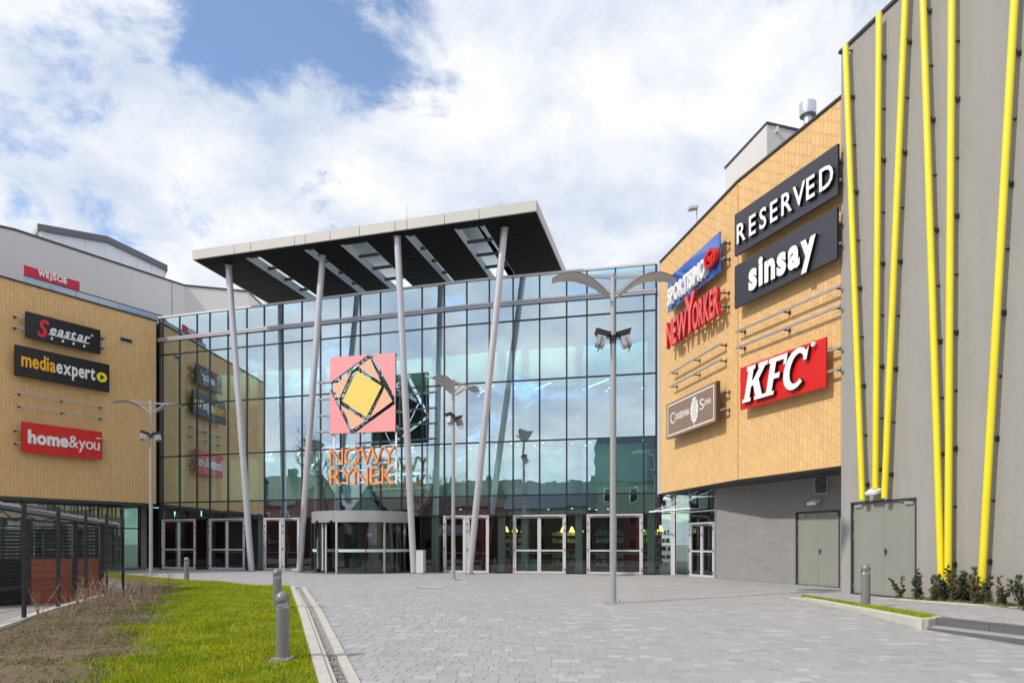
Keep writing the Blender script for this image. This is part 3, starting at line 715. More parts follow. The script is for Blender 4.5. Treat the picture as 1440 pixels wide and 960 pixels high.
def pipe(pa, pb, pxt, label, ztop=None, k=[0]):
    # pa: bottom pixel, pb: a higher pixel on the axis
    ta, za = WT.hit(pa[0], pa[1], PO); tb, zb = WT.hit(pb[0], pb[1], PO)
    z1 = ztop or (TZ-.12); t1 = ta+(tb-ta)*(z1-za)/(zb-za)
    p = thing('yellow_pipe', label, 'pipe', WT.P(ta, 0, za), WT.rz, 'slanting yellow pipes on the grey tower')
    L0 = z1-za; dx = t1-ta
    mb = MB(); mb.tube([(0, -PO, 0), (dx, -PO, L0)], .083, 16); part('tube', mb, m_yellow, p, smooth=True)
    for f_ in (.34, .68):
        mb = MB(); c_ = Vector((dx*f_, -PO, L0*f_)); d_ = Vector((dx, 0, L0)).normalized(); mb.tube([c_-d_*.012, c_+d_*.012], .0865, 16); part('weld_ring', mb, m_yellow, p, smooth=True)
    n = int(L0/1.45)
    for i in range(n+1):
        z = .45+i*1.45+(k[0] % 3)*.1
        if z > L0-.1: break
        x = dx*z/L0; mb = MB()
        if i % 2 == 0:
            mb.box(x-.015, x+.015, -PO+.06, -.012, z-.04, z+.04); mb.box(x-.05, x+.05, -.012, -.001, z-.07, z+.07); mb.box(x+.01, x+.075, -PO-.02, -PO+.09, z-.035, z+.035)
        else:
            mb.tube([(x, -PO+.06, z), (x, -.002, z)], .018, 8); mb.box(x-.03, x+.03, -.02, -.001, z-.03, z+.03)
        part('bracket', mb, m_dark2, p)
    k[0] += 1
pipe((1212.8, 703), (1189.5, 80), 0, 'first yellow pipe from the left, leaning away from the tower corner')
pipe((1231, 687), (1236, 29), 0, 'second yellow pipe from the left, almost upright above the steel door')
pipe((1243.7, 700), (1273, 0), 0, 'third yellow pipe from the left, leaning to the right above the steel door')
pipe((1324, 823.5), (1298, 0), 0, 'fourth yellow pipe from the left, leaning left above the shrubs')
pipe((1333, 824.5), (1338.4, 0), 0, 'fifth yellow pipe from the left, upright and meeting its neighbour at the shrubs')
pipe((1380, 828), (1426.6, 0), 0, 'rightmost yellow pipe, leaning right at the edge of the wall')

# ------------------------------------------------------------ upper boxes on the right roof
ub = thing('roof_box', 'pale grey rendered plant room rising behind the ochre tiled parapet', 'roof structure', (10.5, 29, 14.8))
Q0 = (at(1020, 31.0), 31.0); Q1 = (at(1078.5, 27.7), 27.7); Q2 = (at(1124, 28.2), 28.2); zt = 18.5
pl = [Q0, Q1, Q2, (16, 28.7), (15, 34)]
mb = MB(); quad_prism(mb, pl, 14.8, zt); part('wall', mb, m_pale, ub, world=True)
mb = MB(); quad_prism(mb, [(p[0]+s[0]*.05, p[1]+s[1]*.05) for p, s in zip(pl, ((-1, 0), (-.5, -1), (0, -1), (1, 0), (1, 1)))], zt, zt+.09); part('coping', mb, m_dark2, ub, world=True)
mb = MB(); x = at(1092, 27.8); mb.box(x-.04, x+.04, 27.68, 27.84, 18.2, 18.42); part('vent_cap', mb, m_alul, ub, world=True)
ch = thing('roof_vent', 'round galvanised vent cowl above the ochre parapet beside the tower', 'vent', (at(1136, 24), 24, 14.8))
mb = MB(); mb.lathe([(.14, 0), (.14, 1.72), (.2, 1.75), (.2, 1.80)], 20); part('stem', mb, m_galv, ch, smooth=True)
mb = MB(); mb.lathe([(.27, 1.72), (.28, 1.75), (.28, 2.12), (.26, 2.17), (.05, 2.2)], 24); part('cowl', mb, m_galv, ch, smooth=True)
rl = thing('roof_floodlight', 'small floodlight on a pole above the ochre parapet near the blue sign', 'floodlight', (at(980, 31.5), 31.5, 14.8))
mb = MB(); mb.tube([(0, 0, 0), (0, 0, 2.15)], .025, 8); part('pole', mb, m_steel, rl)
mb = MB(); mb.box(-.1, .32, -.2, .15, 2.1, 2.22, m=Matrix.Rotation(R(-8), 4, 'Y')); part('housing', mb, m_alul, rl)

# ------------------------------------------------------------ left building
lbd = thing('left_ochre_building', 'shaded ochre tiled building on the left with overhanging upper storey', 'building', (-25, 36, 0))
LZ = 14.73; LT0 = -7.0
mb = MB(); WL.obox(mb, LT0, WL.len-.0, -0.35, -.02, 3.88, LZ); part('wall', mb, m_tileback, lbd, world=True)
clad(WL, LT0, WL.len-.02, 3.88, lambda t: LZ, 0.172, 0.42, 0.008, m_tile, lbd, 'tile', -0.018, seed=9, near=300)
mb = MB(); WL.obox(mb, LT0, WL.len+.02, -.4, .05, LZ, LZ+.08); part('coping', mb, m_dark2, lbd, world=True)
mb = MB(); WL.obox(mb, LT0, WL.len, -6, -.05, 3.72, 3.86); part('soffit', mb, m_dark2, lbd, world=True)
mb = MB(); WL.obox(mb, LT0, WL.len, -6, -.35, LZ-.35, LZ-.2); part('roof', mb, m_dark2, lbd, world=True)
mb = MB(); WL.obox(mb, WL.len-.05, WL.len+.8, -6, -.36, 3.74, LZ); part('return_wall', mb, m_dark, lbd, world=True)
# side wall closing the building toward the camera
mb = MB(); WL.obox(mb, LT0-.35, LT0, -9, -.02, -.1, LZ); part('end_wall', mb, m_pale, lbd, world=True)
# storefront below
SF = Wall(WL.P(LT0, -1.75, 0)[:2], WL.P(WL.len+.4, -1.75, 0)[:2])
sf = thing('glazed_storefront', 'glazed shop front behind the mesh fence under the left building', 'shop window', (SF.a.x, SF.a.y, 0))
edges = [SF.hit(p)[0] for p in (-160, -60, 30, 77, 138.5, 197)]
for i in range(len(edges)-1):
    a, b = edges[i]+.03, edges[i+1]-.03
    for z0, z1 in ((0.08, 2.38), (2.45, 3.72)):
        mb = MB(); SF.obox(mb, a, b, -.01, .005, z0, z1); part('pane', mb, g_shop, sf, world=True)
for e in edges:
    mb = MB(); SF.obox(mb, e-.03, e+.03, -.08, .04, 0, 3.72); part('mullion', mb, m_dark, sf, world=True)
mb = MB(); SF.obox(mb, edges[0], edges[-1], -.06, .03, 2.38, 2.45); part('transom', mb, m_dark, sf, world=True)
mb = MB(); SF.obox(mb, edges[0], edges[-1], -.06, .03, 0, .08); part('sill', mb, m_steel, sf, world=True)
e2 = SF.hit(205.5)[0]; mb = MB(); SF.obox(mb, edges[-1]+.03, e2, -.3, .06, 0, 3.72); part('pillar', mb, m_steel, sf, world=True)
e3 = SF.hit(217)[0]; mb = MB(); SF.obox(mb, e2+.01, e3+.6, -.5, -.2, 0, 3.72); part('dark_pillar', mb, m_dark, sf, world=True)
mb = MB(); SF.obox(mb, edges[0], e2, -2.5, -2.4, 0, 3.7); part('inner_wall', mb, mat('shop_wall', (0.72, 0.70, 0.48), 0.8), sf, world=True)
mb = MB(); SF.obox(mb, edges[0], e2, -2.4, 0, -.02, 0.03); part('floor', mb, m_int_f, sf, world=True)
mb = MB(); SF.obox(mb, edges[3]+.3, edges[3]+1.6, -2.3, -2.1, 0, 3.7); part('panel', mb, m_int_w, sf, world=True)
# small slot vent in ochre wall
t, z = WL.hit(168.5, 479.5); t2, z2 = WL.hit(186, 472)
sv = thing('slot_vent', 'small dark slot vent in the left ochre wall beside the black sign', 'vent', WL.P(t, 0, z), WL.rz)
mb = MB(); mb.box(0, t2-t, -.03, .02, 0, .28); part('frame', mb, m_steel, sv)
mb = MB(); mb.box(.04, t2-t-.04, -.035, .02, .05, .22); part('opening', mb, m_black2, sv)
# glass balustrade on its parapet
bl = thing('glass_balustrade', 'blue tinted glass balustrade running along the left roof parapet', 'balustrade', WL.P(0, -.6, LZ))
bz1 = LZ+.62
tt = [WL.hit(p, off=-.6)[0] for p in (33, 72, 107, 138.5, 168, 199, 229)]
for i in range(6):
    mb = MB(); WL.obox(mb, tt[i]+.03, tt[i+1]-.03, -.61, -.595, LZ-.1, bz1); part('pane', mb, g_bal, bl, world=True)
    mb = MB(); WL.obox(mb, tt[i]-.02, tt[i]+.02, -.63, -.58, LZ-.1, bz1+.02); part('post', mb, m_steel, bl, world=True)
mb = MB(); WL.obox(mb, tt[0], tt[-1], -.63, -.57, bz1, bz1+.04); part('rail', mb, m_dark2, bl, world=True)
# upper storeys behind
up = thing('upper_building', 'pale grey rendered upper storeys set back above the left building', 'building', (-24, 44, 14))
UP = [(-36, 31.5), (at(0, 37.6), 37.6), (at(20.8, 38), 38.0), (at(259, 46.2), 46.2), (at(348, 47.3), 47.3), (at(372, 50.5), 50.5), (-16, 62)]
UZ = 18.9
for i in range(len(UP)-1):
    wl = Wall(UP[i], UP[i+1]); zt_ = UZ
    mb = MB(); wl.obox(mb, 0, wl.len, -.4, 0, 8, UZ); part('wall', mb, m_pale, up, world=True)
    mb = MB(); wl.obox(mb, -.02, wl.len+.02, -.45, .05, UZ, UZ+.12); part('coping', mb, m_dark2, up, world=True)
wl = Wall(UP[2], UP[3]); tj = wl.hit(241.7)[0]; mb = MB(); wl.obox(mb, tj-.015, tj+.015, 0, .012, 8, UZ); part('joint', mb, m_dark2, up, world=True)
ph = thing('white_penthouse', 'white clad penthouse with dark grey fascia above the left building', 'roof structure', (-29, 45, 18.5))
HP = [(at(40, 46.5), 46.5), (at(54, 43.8), 43.8), (at(151, 45.6), 45.6), (at(234.4, 50.3), 50.3), (-33.5, 62)]
for i in range(4):
    wl = Wall(HP[i], HP[i+1])
    mb = MB(); wl.obox(mb, .0, wl.len, -.5, -.12, 18.3, 21.6); part('wall', mb, m_white, ph, world=True)
    if i in (1, 2):
        k = int(wl.len/1.0)
        for j in range(1, k):
            mb = MB(); wl.obox(mb, wl.len*j/k-.008, wl.len*j/k+.008, -.12, -.11, 18.3, 21.6); part('joint', mb, m_steel, ph, world=True)
    mb = MB(); wl.obox(mb, -.02, wl.len+.02, -.5, .06, 21.6, 22.0); part('fascia', mb, m_fascia if i == 0 else mat('blue_grey_fascia', (.13, .135, .165), .5), ph, world=True)
mb = MB(); quad_prism(mb, [HP[0], HP[1], HP[2], HP[3], (-33.5, 62), (-40, 60)], 21.7, 21.8); part('roof', mb, m_dark2, ph, world=True)

# ------------------------------------------------------------ glass entrance hall
MX = [224.6, 229.3, 253, 277.5, 295.5, 321, 347.5, 372, 398, 425, 451, 479, 507, 535.3, 565, 593.8, 625, 656.7, 688.3, 721.7, 759, 797, 825.5, 865.5, 905.3, 922.5]
ZR = [0.0, 2.95, 3.94, 6.67, 9.72, 12.75, 13.65, 15.0]
hall = thing('glass_entrance_hall', 'tall glazed entrance hall with dark mullions between the two ochre wings', 'building', (-7, 37.5, 0))
def fac(px):
    t, _ = W1.hit(px)
    if t <= W1.len: return W1, t
    return W2, W2.hit(px)[0]
tB = 0
def spans():
    for i in range(len(MX)-1):
        wa, ta = fac(MX[i]); wb, tb = fac(MX[i+1])
        if wa is wb: yield [(wa, ta, tb)]
        else: yield [(wa, ta, wa.len), (wb, 0.0, tb)]
for sp in spans():
    for (wl, ta, tb) in sp:
        for j in range(1, 7):
            z0, z1 = ZR[j]+.03, ZR[j+1]-.03; mb = MB()
            dd = [random.uniform(-.0012, .0012) for _ in range(4)]
            a, b = ta+.03, tb-.03
            if b-a < .05: continue
            vs = [wl.P(a,.012+dd[0],z0), wl.P(b,.012+dd[1],z0), wl.P(b,-.012,z0), wl.P(a,-.012,z0), wl.P(a,.012+dd[2],z1), wl.P(b,.012+dd[1]+dd[2]-dd[0],z1), wl.P(b,-.012,z1), wl.P(a,-.012,z1)]
            # single sheet keeps the reflection clean
            mb.add([vs[0], vs[1], vs[5], vs[4]], [(0,1,2,3)])
            part('pane', mb, g_fac, hall, world=True)
for px in MX:
    wl, t = fac(px); mb = MB(); wl.obox(mb, t-.036, t+.036, -.14, .05, 2.95, 14.95)
    part('mullion', mb, m_dark, hall, world=True)
for j, z in enumerate(ZR[1:-2]+[15.0]):
    for wl, ta in ((W1, fac(224)[1]), (W2, 0)):
        tb = wl.len; top = z == 15.0; hh = .038 if not top else .05
        mb = MB(); wl.obox(mb, ta, tb, -.1, .045 if not top else .09, z-hh, z+hh); part('coping' if top else 'transom', mb, m_alul if top else m_dark, hall, world=True)
for wl, ta in ((W1, fac(224)[1]), (W2, 0)):
    mb = MB(); wl.obox(mb, ta, wl.len, .0, .16, 13.54, 13.62); wl.obox(mb, ta, wl.len, .0, .13, 13.66, 13.76); part('rail', mb, m_alu, hall, world=True)
    mb = MB(); wl.obox(mb, ta, wl.len, .0, .10, 13.62, 13.66); part('rail_core', mb, m_dark, hall, world=True)
# ground floor: doors and fixed panes
DOORS = [(229, 276, 'D', 'first double glass door from the left, next to the ochre building'),
         (294.7, 345.3, 'D', 'double glass door directly left of the leftmost canopy column'),
         (371.6, 396.6, 'S', 'single glass door right of the leftmost canopy column'),
         (397.4, 422, 'S', 'single glass door left of the revolving door drum'),
         (624, 655.5, 'S', 'single glass door behind the slim middle lamp post'),
         (656.3, 687.9, 'S', 'single glass door behind the rightmost canopy column'),
         (721.8, 795.9, 'D', 'double glass door between the canopy column and the tall lamp post'),
         (825.3, 904, 'D', 'double glass door partly hidden by the tall lamp post')]
def glass_door(wall, t0, t1, kind, label, h=2.95, grp='silver framed glass doors of the entrance hall'):
    d = thing('glass_door', label, 'door', wall.P(t0, 0, 0), wall.rz, grp); wd = t1-t0; f = .07
    mb = MB(); mb.box(0, f, -.07, .06, 0, h); mb.box(wd-f, wd, -.07, .06, 0, h); mb.box(f, wd-f, -.07, .06, h-f, h); part('frame', mb, m_alul, d)
    mb = MB(); mb.box(f+.01, wd-f-.01, -.10, -.07, h-f-.07, h-f-.01); part('closer', mb, m_steel, d)
    mb = MB(); mb.box(f+.25, wd-f-.25, -.125, -.10, h-f-.055, h-f-.025); part('closer_arm', mb, m_dark2, d)
    leaves = [(f+.004, wd/2-.004), (wd/2+.004, wd-f-.004)] if kind == 'D' else [(f+.004, wd-f-.004)]
    for li, (a, b) in enumerate(leaves):
        s = .085; hb_ = .12; zt_ = h-f-.01
        mb = MB(); mb.box(a, a+s, -.05, .03, .01, zt_); mb.box(b-s, b, -.05, .03, .01, zt_); mb.box(a+s, b-s, -.05, .03, zt_-s, zt_); mb.box(a+s, b-s, -.05, .03, .01, hb_)
        lf = part('leaf', mb, m_alul, d)
        if kind == 'D':
            mb = MB(); mb.box(a+s, b-s, -.055, .03, 1.12, 1.20); part('rail', mb, m_alul, lf)
            zs = ((hb_, 1.12), (1.20, zt_-s))
        else: zs = ((hb_, zt_-s),)
        for z0, z1 in zs:
            mb = MB(); mb.add([(a+s,-.01,z0),(b-s,-.01,z0),(b-s,-.01,z1),(a+s,-.01,z1)], [(0,1,2,3)]); part('pane', mb, g_door, lf)
        mb = MB(); mb.box(a+s+.02, b-s-.02, .06, .085, 1.0, 1.04); mb.box(a+s, a+s+.03, .02, .085, 1.0, 1.04); mb.box(b-s-.03, b-s, .02, .085, 1.0, 1.04); part('push_bar', mb, m_alul, lf)
        hx = a-.02 if li == 0 else b+.02
        for hz in (.22, 1.2, 2.15, 2.5):
            mb = MB(); mb.tube([(hx, -.085, hz-.07), (hx, -.085, hz+.07)], .018, 8); part('hinge', mb, m_dark2, lf)
    return d
used = []
for (a, b, k, lab) in DOORS:
    wl, _ = fac((a+b)/2); ta = wl.hit(a)[0]; tb = wl.hit(b)[0]
    glass_door(wl, ta, tb, k, lab)
used = [(d[0], d[1]) for d in DOORS]+[(438, 592)]
gaps = [(224.6, 229), (276, 294.7), (345.3, 371.6), (422, 438), (592, 624), (687.9, 721.8), (795.9, 825.3), (904, 922.5)]
for a, b in gaps:
    wl, _ = fac((a+b)/2); ta = wl.hit(a)[0]; tb = wl.hit(b)[0]
    mb = MB(); mb.add([wl.P(ta+.03,0,.06), wl.P(tb-.03,0,.06), wl.P(tb-.03,0,2.92), wl.P(ta+.03,0,2.92)], [(0,1,2,3)]); part('pane', mb, g_fac if False else g_door, hall, world=True)
    for t in (ta, tb):
        mb = MB(); wl.obox(mb, t-.025, t+.025, -.1, .04, 0, 2.92); part('mullion', mb, m_dark, hall, world=True)
    mb = MB(); wl.obox(mb, ta, tb, -.08, .03, -.02, .06); part('sill', mb, m_dark, hall, world=True)
# interior of the hall
ob = Vector(W1.n)*-1
def deep(mb, z0, z1, d0, d1, a=0.2, b=0.0):
    W1.obox(mb, fac(226)[1]+a, W1.len, -d1, -d0, z0, z1); W2.obox(mb, 0, W2.len-b, -d1, -d0, z0, z1)
mb = MB(); deep(mb, -.04, .005, .05, 13); part('ground_floor', mb, m_int_f, hall, world=True)
mb = MB(); deep(mb, 3.45, 3.92, .35, 13); part('floor_slab', mb, m_int_d, hall, world=True)
mb = MB(); deep(mb, 7.1, 7.8, 1.6, 13); part('upper_floor_slab', mb, m_int_d, hall, world=True)
mb = MB(); deep(mb, 14.6, 14.8, .1, 16); part('roof', mb, m_int_w, hall, world=True)
mb = MB(); deep(mb, 0, 3.45, 8, 8.2); part('ground_back_wall', mb, m_int_b, hall, world=True)
mb = MB(); deep(mb, 3.92, 7.1, 5.0, 5.2); part('gallery_wall', mb, m_int_w, hall, world=True)
mb = MB(); deep(mb, 7.8, 10.4, 5.0, 5.2); part('upper_wall', mb, m_int_d, hall, world=True)
mb = MB(); deep(mb, 10.4, 12.6, 4.6, 4.8); part('upper_panel', mb, m_int_w, hall, world=True)
mb = MB(); deep(mb, 12.6, 14.6, 3.0, 3.2); part('bulkhead', mb, m_int_d, hall, world=True)
mb = MB(); deep(mb, 5.0, 5.05, .5, .55); deep(mb, 4.4, 4.42, .5, .52); part('handrail', mb, m_alul, hall, world=True)
for px in (243, 287, 360, 445, 520, 607, 702, 735, 812, 915):
    wl, t = fac(px); mb = MB(); wl.obox(mb, t-.17, t+.17, -.75, -.4, 0.0, 14.5); part('fin_column', mb, m_int_w, hall, world=True)
for px in range(245, 915, 42):
    wl, t = fac(px)
    for z, dd_ in (((7.05, 2.9),) if px < 600 else ((10.0, 2.2),) if px % 4 == 1 else ()):
        mb = MB(); a_ = wl.P(t-.6, -dd_-1.2, z); b_ = wl.P(t+.6, -dd_+.3, z); mb.bar(a_, b_, .05, .03); part('ceiling_light', mb, m_lampw, hall, world=True)
mb = MB(); deep(mb, 6.88, 7.1, 1.65, 1.7); part('fill_baffle', mb, m_int_w, hall, world=True)  # added baffle that keeps the gallery glow strip out of sight
mb = MB(); W1.obox(mb, fac(226)[1], fac(226)[1]+.2, -13, -.16, 0, 14.6); part('end_wall', mb, m_int_b, hall, world=True)
mb = MB(); W2.obox(mb, W2.len+.1, W2.len+.3, -13, -.45, 3.9, 14.6); part('end_wall', mb, m_int_d, hall, world=True)
mb = MB(); deep(mb, 0, 14.6, 13, 13.2); part('rear_wall', mb, m_int_d, hall, world=True)
mb = MB(); deep(mb, 7.05, 7.1, 2.4, 2.5); part('fill_strip', mb, mat('fill_glow', (1,1,1), .5, emit=(1.0,.98,.9), estr=26), hall, world=True)  # glowing strip added out of view to brighten the gallery wall
mb = MB(); deep(mb, 12.9, 12.95, 3.5, 3.6); part('fill_strip', mb, MATS['fill_glow'], hall, world=True)  # second added strip behind the bulkhead, brightening the upper panel
for i in range(46):
    wl, t = fac(random.uniform(620, 915)); z = random.choice((3.38, 7.0, 7.0, 9.9)); mb = MB(); p = wl.P(t, -random.uniform(1.8, 4.5), z); mb.box(p[0]-.05, p[0]+.05, p[1]-.05, p[1]+.05, z-.03, z); part('spotlight', mb, m_lampw, hall, world=True)
# things inside
def inner(nm, lab, cat, px, dpt, build, group=None):
    wl, t = fac(px); o = thing(nm, lab, cat, wl.P(t, -dpt, 0.01), wl.rz, group); build(o); return o
def b_col(o): mb = MB(); mb.tube([(0,0,0),(0,0,3.44)], .42, 24); part('shaft', mb, m_int_r, o, smooth=True)
inner('round_column', 'thick maroon column behind the double door by the tall lamp post', 'column', 884, 2.6, b_col)
inner('round_column', 'thick maroon column behind the single door left of the rightmost canopy column', 'column', 643, 3.0, b_col)
def b_stool(col):
    def f(o):
        mb = MB(); mb.box(-.55, .55, -.3, .3, .05, .62); part('body', mb, col, o)
        mb = MB(); mb.box(-.58, .58, -.33, .33, .62, .68); part('top', mb, m_int_w, o)
        mb = MB(); mb.box(-.5, .5, -.25, .25, 0, .05); part('plinth', mb, m_int_d, o)
    return f
inner('display_box', 'pale green display box behind the double door nearest the tall lamp post left side', 'display', 737, 1.2, b_stool(m_int_g))
inner('display_box', 'pale green display box beside the revolving door behind the left glass', 'display', 433, 1.3, b_stool(m_int_g))
def b_shelf(o):
    for s in (-.9, .9):
        mb = MB(); mb.box(s-.03, s+.03, -.2, .2, 0, 2.1); part('side', mb, m_int_d, o)
    for k in range(5):
        z = .3+k*.42; mb = MB(); mb.box(-.87, .87, -.2, .2, z-.03, z); part('shelf', mb, m_int_w, o)
        mb = MB(); x = -.8
        while x < .75:
            ww = random.uniform(.08, .22); hh = random.uniform(.12, .3); mb.box(x, x+ww, -.16, .1, z, z+hh); x += ww+random.uniform(.01, .1)
        part('goods', mb, random.choice((m_int_g, m_int_w, m_int_b, m_brown)), o, kind='stuff')
for px, dd_, lab in ((335, 3.5, 'goods shelf seen through the second double door from the left'), (700, 4.2, 'goods shelf seen through the glass right of the rightmost canopy column'), (775, 5.0, 'goods shelf seen deep behind the middle double door'), (850, 3.4, 'low lit goods shelf left of the maroon column'), (918, 3.6, 'goods shelf behind the last glass strip before the ochre wing')):
    inner('goods_shelf', lab, 'shelf', px, dd_, b_shelf, 'goods shelves inside the hall')
def b_hang(o):
    for k in range(3):
        x = (k-1)*.5; mb = MB(); mb.tube([(x, 0, 3.4), (x, 0, 2.45)], .008, 5); c = part('cord', mb, m_dark, o)
        mb = MB(); mb.lathe([(.05, 2.45), (.17, 2.15), (.16, 2.14)], 14, cx=x); part('shade', mb, m_lampy, o, smooth=True)
for px, dd_, lab in ((705, 3.0, 'warm pendant lamps behind the glass left of the middle double door'), (785, 4.6, 'warm pendant lamps deep behind the middle double door'), (912, 3.0, 'warm pendant lamps behind the last glass before the ochre wing')):
    inner('pendant_lamps', lab, 'lamp', px, dd_, b_hang, 'pendant lamps inside the hall')
def b_rack(o):
    for k in range(7):
        x = -.5+k*.17; mb = MB(); mb.bar((x, 0, 0.05), (x+random.uniform(-.12, .12), 0, .75), .035, .03); part('slat', mb, m_int_w, o)
    mb = MB(); mb.box(-.62, .68, .03, .06, .02, .7); part('back', mb, m_int_r, o)
inner('slatted_rack', 'low maroon rack with slanting white slats right of the rightmost canopy column', 'rack', 704, .5, b_rack)
inner('slatted_rack', 'low maroon rack with slanting white slats seen through the revolving door', 'rack', 468, 1.0, b_rack)
def b_birch(o):
    mb = MB(); mb.tube([(0,0,0), (.03,0,1), (0,.02,2), (.05,0,3.2)], [.07, .06, .055, .04], 10); part('trunk', mb, mat('birch_bark', (.55, .58, .52), .7, col2=(.08, .08, .07), vscale=7), o, smooth=True)
    mb = MB(); mb.lathe([(.25, 0), (.28, .25), (.24, .26)], 16); part('pot', mb, m_int_w, o)
inner('birch_trunk', 'bare birch trunk in a pot behind the glass left of the middle double door', 'plant', 711, .95, b_birch)
il = thing('inner_lettering', 'few white letters glowing inside the hall above the leftmost double door', 'lettering', W1.P(fac(236)[1], -.5, 3.1), W1.rz)
_x = fac(272)[1]-fac(236)[1]
text_late = lambda: (text_on(il, 'NC', 0, .36, 0, .42, 0, .02, m_lampw, bold=0), text_on(il, 'T', _x, _x+.24, .02, .44, 0, .02, m_lampw, bold=0))
# hall number-plate style lettering seen behind the upper glass: kept as dark band signs

# link glazing under the overhang (right of the hall)
lk = thing('side_entrance', 'dark glazed side entrance under the right overhang', 'shop window', (8, 31.5, 0))
def glaze(wl, ta, tb, z0, z1, par, g=g_door):
    mb = MB(); mb.add([wl.P(ta,0,z0), wl.P(tb,0,z0), wl.P(tb,0,z1), wl.P(ta,0,z1)], [(0,1,2,3)]); part('pane', mb, g, par, world=True)
glaze(WG1, 0, WG1.len-.18, .05, 2.92, lk); glaze(WG1, 0, WG1.len-.18, 2.98, 3.85, lk)
mb = MB(); WG1.obox(mb, 0, WG1.len-.18, -.06, .03, 2.92, 2.98); WG1.obox(mb, 0, .04, -.06, .03, 0, 3.85); part('frame', mb, m_dark, lk, world=True)
mb = MB(); WG1.obox(mb, WG1.len-.18, WG1.len+.02, -.2, .05, 0, 3.88); part('post', mb, m_alul, lk, world=True)
ta = WG2.hit(950)[0]; tb = WG2.hit(970)[0]; te = WG2.len
for z0, z1 in ((.05, 2.92), (2.98, 3.85)): glaze(WG2, 0.05, tb-.04, z0, z1, lk)
glaze(WG2, tb+.02, te-.05, 3.02, 3.85, lk)
mb = MB(); WG2.obox(mb, 0, te, -.06, .03, 2.92, 2.98); WG2.obox(mb, tb-.04, tb+.02, -.06, .03, 0, 3.85); WG2.obox(mb, te-.05, te, -.06, .04, 0, 3.85); WG2.obox(mb, 0, te, -.06, .03, 0, .05); part('frame', mb, m_steel, lk, world=True)
glass_door(WG2, tb+.03, te-.06, 'D', 'double glass door under the small glass canopy on the right', 2.45, 'silver framed glass doors of the entrance hall')
glaze(WG2, tb+.02, te-.05, 2.46, 2.92, lk)
mb = MB(); quad_prism(mb, [(7.1, 32.9), (8.9, 29.4), (15, 31), (14, 36)], -.02, .01); part('floor', mb, m_int_f, lk, world=True)
mb = MB(); wl = Wall((9.2, 35.5), (12.5, 30.2)); wl.obox(mb, 0, wl.len, -.2, 0, 0, 3.85); part('back_wall', mb, m_int_d, lk, world=True)
# glass canopy on rods
gc = thing('glass_canopy', 'small flat glass canopy hung on white tie rods over the right side door', 'canopy', (8, 30.5, 2.9))
cz = 3.02; e0 = WG2.P(0.2, 0, cz); e1 = WG2.P(te+.1, 0, cz); f0 = WG2.P(0.0, 1.35, cz-.02); f1 = WG2.P(te+.1, 1.35, cz-.02)
mb = MB(); mb.add([e0, e1, f1, f0], [(0,1,2,3)]); part('pane', mb, g_clear, gc, world=True)
mb = MB(); mb.bar(f0, f1, .07, .06); part('front_rail', mb, m_wlet, gc, world=True)
mb = MB()
for (a, b) in ((.1, .6), (.5, .1), (.9, .5), (.5, .95)):
    pa = WG2.P(te*a, 1.33, cz); pb = WG2.P(te*b, .03, 3.85); mb.tube([pa, pb], .014, 6)
part('tie_rod', mb, m_alul, gc, world=True)
mb = MB()
for k in range(6): p = WG2.P(te*(k+.5)/6, 1.30, cz-.05); mb.box(p[0]-.03, p[0]+.03, p[1]-.03, p[1]+.03, p[2]-.05, p[2]+.02)
part('clamp', mb, m_steel, gc, world=True)
wall_lamp(WG1, 940, 701, 'white floodlight on the pale post under the right overhang', 1.0)

# ------------------------------------------------------------ revolving door
rc = Vector((at(514, 36.85), 36.85, 0)); RR = 2.78
rd_ = thing('revolving_door', 'large round revolving door with grey drum under the hanging square logo', 'revolving door', rc, W1.rz, None)
def arc(a0, a1, r, n): return [(r*math.cos(R(a0+(a1-a0)*i/n)), r*math.sin(R(a0+(a1-a0)*i/n))) for i in range(n+1)]
def curved(mb, a0, a1, r0, r1, z0, z1, n=16):
    i_ = arc(a0, a1, r0, n); o_ = arc(a0, a1, r1, n)
    for k in range(n):
        q = [i_[k], o_[k], o_[k+1], i_[k+1]]; vs = [(x, y, z0) for x, y in q]+[(x, y, z1) for x, y in q]
        f = [(0,3,2,1),(4,5,6,7),(0,1,5,4),(1,2,6,5),(2,3,7,6),(3,0,4,7)]
        if k not in (0,): f = [x for x in f if x != (0,1,5,4)]
        if k != n-1: f = [x for x in f if x != (2,3,7,6)]
        mb.add(vs, f)
mb = MB(); curved(mb, 180, 265, RR-.06, RR+.02, 2.58, 3.16, 24); part('drum_fascia', mb, m_steel, rd_, smooth=True)
mb = MB(); curved(mb, 265.4, 360, RR-.06, RR+.02, 2.58, 3.16, 24); part('drum_fascia', mb, m_steel, rd_, smooth=True)
mb = MB(); mb.lathe([(RR-.07, 2.62), (RR-.07, 3.12)], 48); part('drum_top', mb, m_dark2, rd_)
for a in (182, 200, 268, 319, 358):
    c, s = math.cos(R(a)), math.sin(R(a)); mb = MB(); mb.tube([(c*(RR-.03), s*(RR-.03), 0), (c*(RR-.03), s*(RR-.03), 2.58)], .055, 10); part('post', mb, m_steel if a != 268 else m_alul, rd_, smooth=True)
for a0, a1 in ((183, 199), (201, 236), (300, 318), (270, 299), (320, 357)):
    for z0, z1, mm, nm in ((.12, 1.08, g_door, 'pane'), (1.22, 2.56, g_door, 'pane'), (1.08, 1.22, m_frost, 'frosted_band')):
        mb = MB(); i_ = arc(a0, a1, RR-.035, 8)
        for k in range(8): mb.add([(*i_[k], z0), (*i_[k+1], z0), (*i_[k+1], z1), (*i_[k], z1)], [(0,1,2,3)])
        part(nm, mb, mm, rd_)
    mb = MB(); curved(mb, a0, a1, RR-.06, RR-.01, 0, .12, 8); part('base_rail', mb, m_dark2, rd_)
